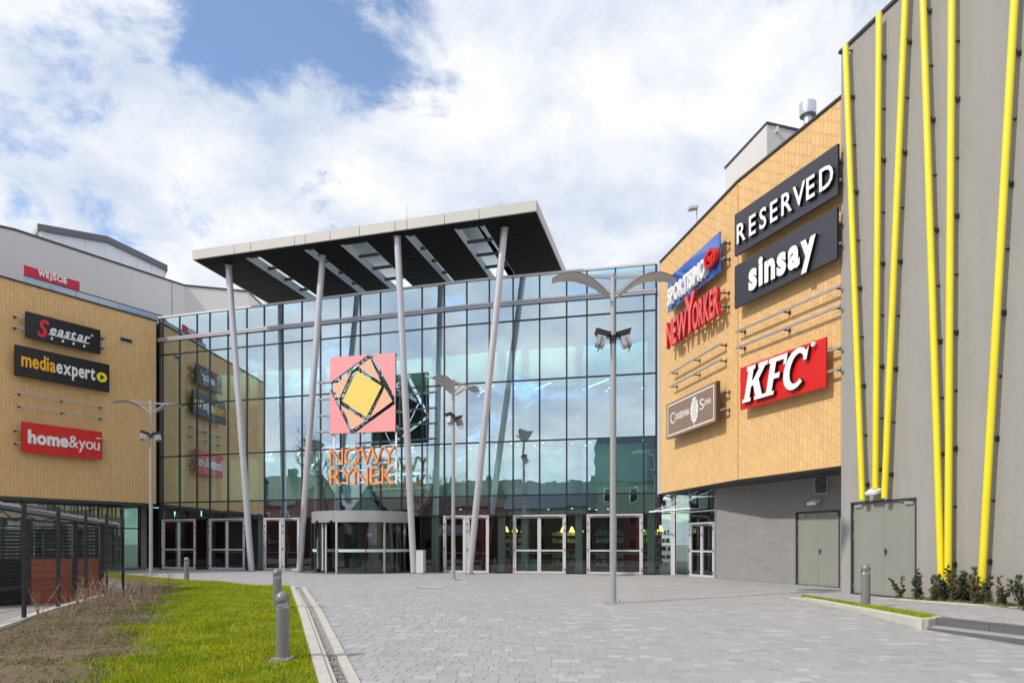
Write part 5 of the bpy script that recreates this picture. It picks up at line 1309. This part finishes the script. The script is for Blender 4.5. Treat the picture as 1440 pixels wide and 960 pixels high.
# ------------------------------------------------------------ lamp posts
def lamp_post():
    p = thing('lamp_post', 'tall grey lamp post with two wing reflectors in the middle of the plaza', 'lamp post', (0, 0, 0), 0, 'wing reflector lamp posts on the plaza')
    mb = MB(); mb.tube([(0,0,0), (0,0,3), (0,0,8.2)], [.085, .078, .06], 20); pole = part('pole', mb, m_steel, p, smooth=True)
    mb = MB(); mb.box(-.24, .24, -.24, .24, 0, .02); bp = part('base_plate', mb, m_steel, p)
    for sx in (-.19, .19):
        for sy in (-.19, .19): mb = MB(); mb.tube([(sx, sy, .02), (sx, sy, .07)], .018, 6); part('bolt', mb, m_galv, bp)
    mb = MB(); mb.box(-.045, .045, -.087, -.078, .95, 1.35); part('hatch', mb, m_steel, p)
    for sg in (-1, 1):
        n = 14; mcols = 6; mb = MB()
        for i in range(n+1):
            s = i/n; x = sg*(.12+1.42*s); zc = 8.17-.50*(1-s)**2.0-.13*s**2.6+.08*math.sin(math.pi*s)
            hw = .43*math.sin(math.pi*(.07+.80*s))**.6
            for j in range(mcols+1):
                q = (j/mcols-.5)*2; mb.v.append((x, q*hw, zc-.07*(1-q*q)+.05+.05*q))
        for i in range(n):
            for j in range(mcols):
                a_ = i*(mcols+1)+j; mb.f.append((a_, a_+1, a_+mcols+2, a_+mcols+1)); mb.mi.append(0); mb.sh.append(1)
        nv = len(mb.v); mb.v += [(x, y, z+.025) for x, y, z in mb.v]; nf = len(mb.f)
        mb.f += [tuple(k+nv for k in f)[::-1] for f in mb.f]; mb.mi += [0]*nf; mb.sh += [1]*nf
        wing = part('reflector_wing', mb, m_reflw, p, smooth=True)
        for bxp in (.35, .8, 1.2):
            mb = MB(); z_ = 8.17-.50*(1-(bxp-.12)/1.42)**2-.13*((bxp-.12)/1.42)**2.6+.08*math.sin(math.pi*(bxp-.12)/1.42); mb.tube([(sg*bxp, .12, z_-.02), (sg*bxp, .12, z_+.02)], .014, 6); part('bolt', mb, m_dark2, wing)
        mb = MB(); mb.bar((0, 0, 8.18), (sg*1.1, 0, 8.22), .06, .07); part('arm', mb, m_steel, p)
        mb = MB(); mb.bar((0, 0, 7.72), (sg*.55, 0, 8.17), .045, .045); part('strut', mb, m_steel, p)
        # floodlight aimed up
        fl = MB(); mt = Matrix.Translation((sg*.30, -.05, 6.62)) @ Matrix.Rotation(R(-16*sg), 4, 'Y') @ Matrix.Rotation(R(-12), 4, 'X')
        fl.box(-.10, .10, -.09, .09, -.22, .06, m=mt)
        for k in range(5): fl.box(-.115, .115, -.10+.045*k, -.09+.045*k, -.2, .04, m=mt)
        fh = part('floodlight', fl, m_steel, p)
        mb = MB(); vs = [mt @ Vector(v) for v in ((-.11,-.10,.06),(.11,-.10,.06),(.11,.10,.06),(-.11,.10,.06),(-.2,-.17,.17),(.2,-.17,.17),(.2,.17,.17),(-.2,.17,.17))]
        mb.add(vs, [(0,3,2,1),(4,5,6,7),(0,1,5,4),(1,2,6,5),(2,3,7,6),(3,0,4,7)]); part('hood', mb, m_dark2, fh)
        mb = MB(); mb.box(-.16, .16, -.14, .14, .171, .176, m=mt); part('lens', mb, m_floodglass, fh)
        mb = MB(); pp = [mt @ Vector(v) for v in ((0, -.12, 0), (0, -.16, -.2), (0, -.06, -.34), (0, .1, -.3))]; mb.tube(pp, .014, 6); part('yoke', mb, m_dark2, fh)
        mb = MB(); mb.bar((0, 0, 6.62), (sg*.26, 0, 6.68), .05, .05); part('bracket', mb, m_steel, p)
    mb = MB(); mb.tube([(0,0,6.52), (0,0,6.72)], .085, 16); part('collar', mb, m_dark2, p)
    mb = MB(); mb.lathe([(.065, 8.2), (.07, 8.26), (.03, 8.3)], 16); part('cap', mb, m_steel, p)
    return p
L1 = lamp_post(); x, y = gp(862, 848); L1.location = (x, y, 0)
x, y = gp(637.5, 815); copy_tree(L1, (x, y, 0), R(58-0), 'slimmer looking lamp post standing before the hall right of the square logo')
bpy.data.objects  # keep
x, y = gp(212.3, 808.3); copy_tree(L1, (x, y, 0), R(24), 'distant lamp post in front of the left building corner')
# ------------------------------------------------------------ bollards
def bollard():
    p = thing('bollard_light', 'nearest grey bollard light standing in the lawn beside the kerb', 'bollard', (0,0,0), 0, 'grey bollard lights')
    mb = MB(); mb.lathe([(.098, .01), (.098, .715), (.090, .722)], 28); part('body', mb, m_boll, p, smooth=True)
    mb = MB(); mb.box(-.135, .135, -.135, .135, -.02, .012); bp = part('base_plate', mb, m_galv, p)
    for sx in (-.11, .11):
        for sy in (-.11, .11): mb = MB(); mb.tube([(sx, sy, .01), (sx, sy, .035)], .013, 6); part('bolt', mb, m_galv, bp)
    mb = MB(); mb.lathe([(.089, .722), (.08, .74), (.04, .785), (.035, .80)], 24); part('reflector_cone', mb, m_wlet, p, smooth=True)
    mb = MB(); n = 24
    for i in range(n):
        a0, a1 = 2*math.pi*i/n, 2*math.pi*(i+1)/n; mb.add([(.092*math.cos(a0), .092*math.sin(a0), .722), (.092*math.cos(a1), .092*math.sin(a1), .722), (.09*math.cos(a1), .09*math.sin(a1), .800), (.09*math.cos(a0), .09*math.sin(a0), .800)], [(0,1,2,3)])
    part('glass', mb, g_boll, p, smooth=True)
    mb = MB()
    for a in (45, 135, 225, 315): c, s = .086*math.cos(R(a)), .086*math.sin(R(a)); mb.tube([(c, s, .72), (c*.9, s*.9, .80)], .004, 6)
    part('stud', mb, m_galv, p)
    mb = MB(); mb.lathe([(.06, .800), (.092, .803), (.099, .82), (.101, .85), (.095, .888), (.078, .922), (.048, .946), (.01, .956)], 28); part('dome', mb, m_boll, p, smooth=True)
    return p
b0 = bollard(); b0.location = (at(397.5, 9.75), 9.75, -.135)
copy_tree(b0, (at(390, 15.6), 15.6, -.02), .2, 'bollard light in the lawn directly behind the nearest one')
copy_tree(b0, (at(262.5, 27.6), 27.6, .0), .5, 'small looking bollard light at the far lawn edge on the left')
copy_tree(b0, (at(1217.3, 15.3), 15.3, .1), .1, 'bollard light standing on the grass island at the right')

# ------------------------------------------------------------ mesh fence
def fz(y): return g0(fx(y), y)
fposts = [(fx(y), y) for y in (9.7, 11.75, 13.85, 15.8, 17.8, 19.7, 21.5)]
fence = thing('mesh_fence', 'black welded mesh fence beside the soil bed on the left', 'fence', (fx(13.85), 13.85, 0))
HF = 2.32
def fpanel(p, q, zb):
    wl = Wall(p, q); Lg = wl.len
    mb = MB()
    k = int(Lg/.05)
    for i in range(1, k):
        t = Lg*i/k; mb.add([wl.P(t-.0042,0,zb+.06), wl.P(t+.0042,0,zb+.06), wl.P(t+.0042,0,zb+HF-.02), wl.P(t-.0042,0,zb+HF-.02)], [(0,1,2,3)])
    for j in range(12):
        z = zb+.08+(HF-.14)*j/11; mb.add([wl.P(.03,.004,z-.003), wl.P(Lg-.03,.004,z-.003), wl.P(Lg-.03,.004,z+.003), wl.P(.03,.004,z+.003)], [(0,1,2,3)])
    part('mesh_panel', mb, m_dark, fence, world=True)
    for z in (.68, 1.48, 2.22):
        mb = MB(); mb.add([wl.P(.03,0,zb+z), wl.P(Lg-.03,0,zb+z), wl.P(Lg-.03,.035,zb+z+.045), wl.P(.03,.035,zb+z+.045), wl.P(Lg-.03,0,zb+z+.09), wl.P(.03,0,zb+z+.09)], [(0,1,2,3), (3,2,4,5)])
        # the pressed V of the mat is wires, so only a slim strip is solid
        mb2 = MB(); mb2.bar(wl.P(.03,.02,zb+z+.02), wl.P(Lg-.03,.02,zb+z+.02), .010, .010); mb2.bar(wl.P(.03,.02,zb+z+.07), wl.P(Lg-.03,.02,zb+z+.07), .010, .010); mb2.bar(wl.P(.03,.02,zb+z+.045), wl.P(Lg-.03,.02,zb+z+.045), .012, .012)
        part('pressed_rib', mb2, m_dark, fence, world=True)
for i in range(len(fposts)-1):
    fpanel(fposts[i], fposts[i+1], fz((fposts[i][1]+fposts[i+1][1])/2))
corner = fposts[-1]; ret = [(corner[0]-2.45*k, corner[1]+.75*k) for k in range(4)]
for i in range(3): fpanel(ret[i], ret[i+1], 0)
for i, (x, y) in enumerate(fposts+ret[1:]):
    mb = MB(); z = fz(y); mb.box(x-.03, x+.03, y-.03, y+.03, z-.1, z+HF+.04); pp = part('post', mb, m_dark, fence, world=True)
    mb = MB(); lx, ly = x-fence.location.x, y-fence.location.y
    for zz_ in (.3, 1.0, 1.7, 2.25):
        mb = MB(); mb.box(lx-.012, lx+.045, ly-.045, ly-.03, z+zz_-.02, z+zz_+.02); part('clip', mb, m_dark2, pp)
# concrete plinth strip
mbp = MB(); wl = Wall(fposts[0], fposts[-1])
plinth = thing('fence_plinth', 'pale concrete plinth strip under the mesh fence', 'plinth', (fposts[0][0], fposts[0][1], 0))
n = 10
for i in range(n):
    t0, t1 = wl.len*i/n, wl.len*(i+1)/n-.01; za, zb_ = [g0(0, wl.P(t, 0, 0)[1]) for t in (t0, t1)]
    mb = MB(); vs = [wl.P(t0,.07,za-.4), wl.P(t1,.07,zb_-.4), wl.P(t1,-.16,zb_-.4), wl.P(t0,-.16,za-.4), wl.P(t0,.07,za+.045), wl.P(t1,.07,zb_+.045), wl.P(t1,-.16,zb_+.045), wl.P(t0,-.16,za+.045)]
    mb.add(vs, [(0,3,2,1),(4,5,6,7),(0,1,5,4),(1,2,6,5),(2,3,7,6),(3,0,4,7)]); part('plinth_slab', mb, m_kerb, plinth, world=True)
mb = MB(); quad_prism(mb, [(-25, 7), (fx(7)-.2, 7), (fx(21.6)-.2, 21.6), (-16, 23), (-25, 23)], -.40, -.24); struct('yard_paving', mb, mat('yard_concrete', (.36, .35, .335), .9, var=.12, vscale=2, bump=.3))

# ------------------------------------------------------------ bin shelter behind the fence
SH = Wall((at(46, 19.5), 19.5), (at(143, 20.8), 20.8)); shb = -.25
sh = thing('bin_shelter', 'dark steel bin shelter with red brown boards and corrugated roof behind the fence', 'shelter', (SH.a.x, SH.a.y, shb), SH.rz)
Ls = SH.len; zr = 1.07-shb; zt = 2.0-shb
posts = [-3.2, -.12, SH.hit(105)[0], Ls]
for x in posts:
    mb = MB(); mb.box(x-.06, x+.06, -.05, .07, 0, zt+.15); part('post', mb, m_dark, sh)
for a, b in ((posts[1]+.08, posts[2]-.08), (posts[2]+.08, posts[3]-.08)):
    n = 7
    for k in range(n):
        mb = MB(); z0 = .02+(zr-.02)*k/n; mb.box(a, b, -.01, .02, z0, z0+(zr-.02)/n-.008); part('board', mb, m_rust, sh)
    mb = MB(); mb.box(a, b, -.03, .04, zr, zr+.05); part('rail', mb, m_dark, sh)
    for k in range(8):
        z0 = zr+.09+(zt-zr-.1)*k/8; mb = MB(); mb.bar((a, 0, z0), (b, 0, z0), .012, .045, up=(0, -.5, 1)); part('slat', mb, m_dark, sh)
a, b = posts[0]+.08, posts[1]-.08
for k in range(22):
    z0 = .05+(zt-.1)*k/22; mb = MB(); mb.bar((a, 0, z0), (b, 0, z0), .012, .07, up=(0, -.5, 1)); part('slat', mb, m_dark, sh)
mb = MB(); mb.box(a, b, .25, .27, 0, 1.35); part('back_panel', mb, mat('dark_green_board', (.015, .03, .026), .6), sh)
mb = MB(); mb.box(posts[1], posts[3], 2.6, 2.65, 0, 1.2); part('rear_panel', mb, m_dark, sh)
# roof sloping down to the right, corrugated
mb = MB(); x0, x1 = -3.6, Ls+.25; n = 64
def rz_(x): return 2.60-shb+(2.06-2.60)*(x-(-1.2))/(Ls+.2+1.2)
for j, yv in enumerate((-.75, 2.9)):
    for i in range(n+1):
        x = x0+(x1-x0)*i/n; mb.v.append((x, yv, rz_(x)+(.03 if i % 2 else -.0)))
for i in range(n): mb.f.append((i, i+1, n+2+i, n+1+i)); mb.mi.append(0); mb.sh.append(1)
nv = len(mb.v); mb.v += [(x, y, z+.06) for x, y, z in mb.v]; nf = len(mb.f)
mb.f += [tuple(k+nv for k in f)[::-1] for f in mb.f]; 
mb.f += [(i+1, i, nv+i, nv+i+1) for i in range(n)]; mb.mi = [0]*len(mb.f); mb.sh = [1]*len(mb.f)
part('corrugated_roof', mb, mat('corrugated_sheet', (.46, .48, .56), .5, .2), sh)
mb = MB(); k = 0; x = x0+.1
mb.bar((x0, .02, rz_(x0)-.62), (x1-.2, .02, zt+.05), .05, .05); mb.bar((x0, .02, rz_(x0)-.08), (x1, .02, rz_(x1)-.04), .05, .05)
while x < x1-1.2:
    h1 = rz_(x)-.1; mb.bar((x, .02, h1), (x+.28, .02, zt+.12), .03, .03); mb.bar((x+.28, .02, zt+.12), (x+.56, .02, rz_(x+.56)-.1), .03, .03); x += .56
part('truss', mb, m_dark, sh)

# ------------------------------------------------------------ bare shrubs on the soil bed
def twigs(h, n, seed, spread=.5, thick=.013):
    rnd = random.Random(seed); mb = MB()
    for i in range(n):
        a = rnd.uniform(0, 6.28); l = h*rnd.uniform(.6, 1.0); sp = spread*rnd.uniform(.2, 1)*l
        p = [Vector((0, 0, -.02))]
        for k in range(1, 5):
            f = k/4; p.append(Vector((math.cos(a)*sp*f**1.2+rnd.uniform(-.03, .03), math.sin(a)*sp*f**1.2+rnd.uniform(-.03, .03), l*f)))
        mb.tube(p, [thick*(1-.75*k/4) for k in range(5)], 5)
        for j in range(rnd.randint(1, 3)):
            k = rnd.randint(1, 3); q = p[k].lerp(p[k+1], rnd.random()); b_ = a+rnd.uniform(-1.3, 1.3); ll = l*rnd.uniform(.12, .35)
            e = q+Vector((math.cos(b_)*ll*.6, math.sin(b_)*ll*.6, ll)); mb.tube([q, q.lerp(e, .5)+Vector((rnd.uniform(-.01,.01), 0, .01)), e], [thick*.5, thick*.35, thick*.15], 4)
    return mesh('bare_shrub', mb, m_twig)
variants = [twigs(random.uniform(.55, 1.05), random.randint(3, 6), 50+i) for i in range(12)]
spots = []
rnd = random.Random(5)
for (px, py) in ((138, 850), (153, 847), (169, 846), (183, 843), (206, 848), (22, 930), (58, 905), (75, 890), (92, 888), (65, 940), (120, 905), (145, 872), (165, 905), (128, 925), (88, 862), (108, 850), (118, 848), (124, 846), (132, 850), (140, 843), (148, 845), (155, 840), (163, 842), (171, 838), (178, 842), (186, 838), (194, 835), (203, 838), (212, 842), (215, 855), (190, 858), (200, 848), (225, 838), (160, 852), (172, 858), (150, 862), (135, 866), (100, 880), (182, 833), (196, 830), (238, 826), (166, 833), (55, 870), (110, 862), (128, 858)):
    spots.append((px, py))
LAB = ['thin bare shrub', 'bushy bare shrub', 'leaning bare shrub', 'short bare shrub', 'tall bare shrub']
WHR = ['by the fence corner', 'in the open front bed', 'along the plinth']
zlist = {}
for i, (px, py) in enumerate(spots):
    x, y = gp(px, py, 0); x, y = gp(px, py, g0(x, y)+.02)
    o = bpy.data.objects.new('bare_shrub', variants[i % 12]); C.objects.link(o); o.location = (x, y, g0(x, y)+.0)
    o.rotation_euler = (rnd.uniform(-.15, .15), rnd.uniform(-.15, .15), rnd.uniform(0, 6.28)); s_ = rnd.uniform(.55, .95)*(0.62 if y < 12.5 else 1.0); o.scale = (s_, s_, s_)
    o['group'] = 'bare leafless shrubs planted in the soil bed'; o['category'] = 'shrub'
    zone = 1 if y < 14.5 and x > fx(y)+1.2 else (2 if x < fx(y)+.9 else 0)
    zlist.setdefault(zone, []).append((px, o))
ORD = 'first second third fourth fifth sixth seventh eighth ninth tenth eleventh twelfth thirteenth fourteenth fifteenth sixteenth seventeenth eighteenth nineteenth twentieth'.split()+['twenty-'+q for q in 'first second third fourth fifth sixth seventh eighth ninth'.split()]+['thirtieth']
for z_, li in zlist.items():
    li.sort(key=lambda q: q[0])
    for k, (px, o) in enumerate(li):
        look = 'tall' if o.scale.x*o.dimensions.z > .8 else 'low'
        o['label'] = look+' leafless shrub, '+ORD[min(k, 29)]+' from left of those '+WHR[z_]

# ------------------------------------------------------------ yew shrubs on the bed
def yew(h, seed, dens=1.0):
    rnd = random.Random(seed); st_ = MB(); lf_ = MB()
    ns = rnd.randint(3, 5)
    for i in range(ns):
        a = rnd.uniform(0, 6.28); l = h*(1.0 if i == 0 else rnd.uniform(.55, .9)); sp = .2+.35*rnd.random() if i else .08
        p = [Vector((math.cos(a)*sp*l*(k/6)**.9+rnd.uniform(-.012,.012), math.sin(a)*sp*l*(k/6)**.9, l*k/6-.01)) for k in range(7)]
        st_.tube(p, [.012*(1-.8*k/6) for k in range(7)], 5)
        for j in range(int(46*dens)):
            f = rnd.uniform(.08, 1); k = min(5, int(f*6)); q = p[k].lerp(p[k+1], f*6-k)
            b_ = rnd.uniform(0, 6.28); ll = h*rnd.uniform(.08, .20)*(1.2-f*.7); up_ = rnd.uniform(.35, 1.0)
            d = Vector((math.cos(b_), math.sin(b_), up_)).normalized(); e = q+d*ll
            st_.tube([q, e], [.004, .002], 3, cap=False)
            m_ = int(9+ll*70)
            for n_i in range(m_):
                g = n_i/m_; c = q+d*ll*(.15+.9*g); sd_ = d.cross(Vector((rnd.uniform(-1,1), rnd.uniform(-1,1), rnd.uniform(-.3,1)))).normalized()
                lw = rnd.uniform(.028, .046)*(h/.65); tip = c+sd_*lw+d*lw*.7; wv = d*.009+sd_.cross(d)*.009
                lf_.add([c-wv, c+wv, tip], [(0,1,2)])
    return st_, lf_
yspots = [(1268, 838.6, 30), (1293, 841.5, 41), (1314, 843, 33), (1327.5, 844.4, 48), (1344, 846, 38), (1357.5, 846.6, 42), (1376, 848.8, 47), (1390, 850, 19), (1408, 853, 39), (1436, 857.5, 46)]
ylab = ['leftmost yew shrub, olive green and leaning right, beside the steel door', 'slim upright yew shrub second from the left', 'broad dark yew shrub just left of the fourth yellow pipe', 'tall thin yew shrub in front of the fourth and fifth yellow pipes', 'sparse yew shrub just right of the fifth yellow pipe', 'dark conical yew shrub between the fifth and the rightmost pipe', 'dense olive yew shrub in front of the rightmost pipe', 'tiny yew shrub right beside the dense olive one', 'wide forked yew shrub right of the rightmost pipe', 'dark yew shrub at the right edge of the picture']
for i, ((px, py, hp), lab) in enumerate(zip(yspots, ylab)):
    x, y = gp(px, py, .1); hgt = hp*y/F*1.08
    t = thing('yew_shrub', lab, 'shrub', (x, y, zpath(y)+.03), 0, 'young yew shrubs under the yellow pipes')
    a_, b_ = yew(hgt, 90+i, 1.0 if i in (5, 6, 2) else .68)
    part('stems', a_, m_twig, t); part('leaves', b_, m_leafd if i in (1, 3, 5, 9) else m_leaf, t)

# ------------------------------------------------------------ town behind the camera (seen mirrored in the glass)
def house(x, y, rz, w_, d_, eave, ridge, ms, mr_, label):
    h = thing('town_house', label, 'house', (x, y, -.42), rz, 'town houses facing the plaza')
    e = eave+.42; r_ = ridge+.42
    mb = MB(); mb.box(-w_/2, w_/2, -d_/2, d_/2, 0, e); mb.add([(-w_/2,-d_/2,e),(-w_/2,d_/2,e),(-w_/2,0,r_)], [(0,2,1)]); mb.add([(w_/2,-d_/2,e),(w_/2,d_/2,e),(w_/2,0,r_)], [(0,1,2)]); part('wall', mb, ms, h)
    mb = MB(); o_ = .4
    for sg in (-1, 1):
        ye = sg*(d_/2+o_); ze = e-.3; vs = [(-w_/2-o_, ye, ze), (w_/2+o_, ye, ze), (w_/2+o_, 0, r_+.1), (-w_/2-o_, 0, r_+.1)]
        vs += [(a, b, c+.15) for a, b, c in vs]; mb.add(vs, [(0,1,2,3),(7,6,5,4),(0,4,5,1),(1,5,6,2),(3,2,6,7),(0,3,7,4)])
    rf = part('roof', mb, mr_, h)
    mb = MB(); mb.box(w_*.2, w_*.2+.8, -.4, .4, r_-1, r_+1.1); part('chimney', mb, m_roof, rf)
    nw = max(2, int(w_/2.6)); nf = max(1, int(e/3.1))
    for k in range(nf):
        for i in range(nw):
            xx = -w_/2+w_*(i+.5)/nw; z = 1.1+k*3.0; mb = MB(); mb.box(xx-.5, xx+.5, d_/2, d_/2+.04, z, z+1.5); f_ = part('window', mb, m_white, h)
            mb = MB(); mb.box(xx-.42, xx+.42, d_/2+.04, d_/2+.05, z+.08, z+1.42); part('pane', mb, m_black, f_)
    return h
hr = math.atan2(-.29, .957)+R(0)
def hp(px, Yv):   # real position whose mirror image in facet 2 sits at px, depth Yv
    V = Vector((at(px, Yv), Yv)); d = (V-W2.a).dot(W2.n); q = V-2*d*W2.n; return q.x, q.y
for (px, Yv, w_, d_, e, r_, ms, mr_, lab) in ((905, 88, 11, 12, 9.0, 15.0, 2, m_roofs, 'tall green gabled town house mirrored at the right end of the glass'), (800, 92, 15, 10, 6.2, 9.6, 1, m_roofs, 'low slate roofed town house mirrored in the right part of the glass'), (655, 95, 15, 10, 6.4, 10.0, 0, m_roof, 'low red walled town house mirrored in the middle of the glass'), (520, 98, 13, 10, 5.5, 9.0, 1, m_roof, 'low beige town house mirrored behind the orange letters'), (1060, 90, 14, 11, 7, 12, 0, m_roof, 'gabled town house at the far side of the row')):
    x, y = hp(px, Yv); house(x, y, hr+(R(0)), w_, d_, e, r_, m_plaster[ms], mr_, lab)
def hp1(px, Yv):
    V = Vector((at(px, Yv), Yv)); d = (V-W1.a).dot(W1.n); q = V-2*d*W1.n; return q.x, q.y
for (px, Yv, w_, d_, e, r_, ms, mr_, lab) in ((385, 84, 13, 10, 6.0, 9.5, 0, m_roof, 'dark red town house mirrored beside the revolving door'), (455, 92, 13, 10, 5.5, 9.2, 2, m_roofs, 'greenish town house mirrored above the revolving door'), (545, 100, 14, 10, 6, 10, 0, m_roof, 'red town house mirrored right of the orange letters'), (610, 104, 13, 10, 6, 10.5, 2, m_roofs, 'slate roofed town house mirrored behind the slim lamp post'), (300, 84, 14, 10, 6, 9.5, 1, m_roof, 'beige town house hidden behind the left wing')):
    x, y = hp1(px, Yv); house(x, y, math.atan2(W1.u.y, W1.u.x), w_, d_, e, r_, m_plaster[ms], mr_, lab)
def bare_tree(x, y, h, seed, label):
    rnd = random.Random(seed); t = thing('bare_tree', label, 'tree', (x, y, -.42), 0, 'bare trees behind the viewpoint'); tr_ = MB(); br = MB()
    tr_.tube([(0,0,0), (.1,0,h*.2), (0,.1,h*.42)], [.28, .22, .17], 10)
    def grow(p, d, l, r_, dep):
        q = p+d*l; m_ = p.lerp(q, .5)+Vector((rnd.uniform(-1,1), rnd.uniform(-1,1), 0))*l*.06
        br.tube([p, m_, q], [r_, r_*.8, r_*.6], 5 if dep > 1 else 3, cap=False)
        if dep == 0: return
        for _ in range(3 if dep > 2 else 4):
            nd = (d+Vector((rnd.uniform(-1,1), rnd.uniform(-1,1), rnd.uniform(-.3,.7)))*.62).normalized(); grow(q if rnd.random() < .7 else m_, nd, l*rnd.uniform(.6, .82), r_*.58, dep-1)
    for _ in range(4): grow(Vector((0,.1,h*.40)), Vector((rnd.uniform(-.6,.6), rnd.uniform(-.6,.6), 1)).normalized(), h*.2, .12, 4)
    part('trunk', tr_, m_bark, t); part('branches', br, m_bark, t)
bare_tree(-39.5, 12.2, 15, 3, 'bare tree mirrored in the glass left of the orange letters')
bare_tree(-34, -2, 12, 4, 'smaller bare tree standing before the town houses')
# the drum of variants etc. needs no further objects
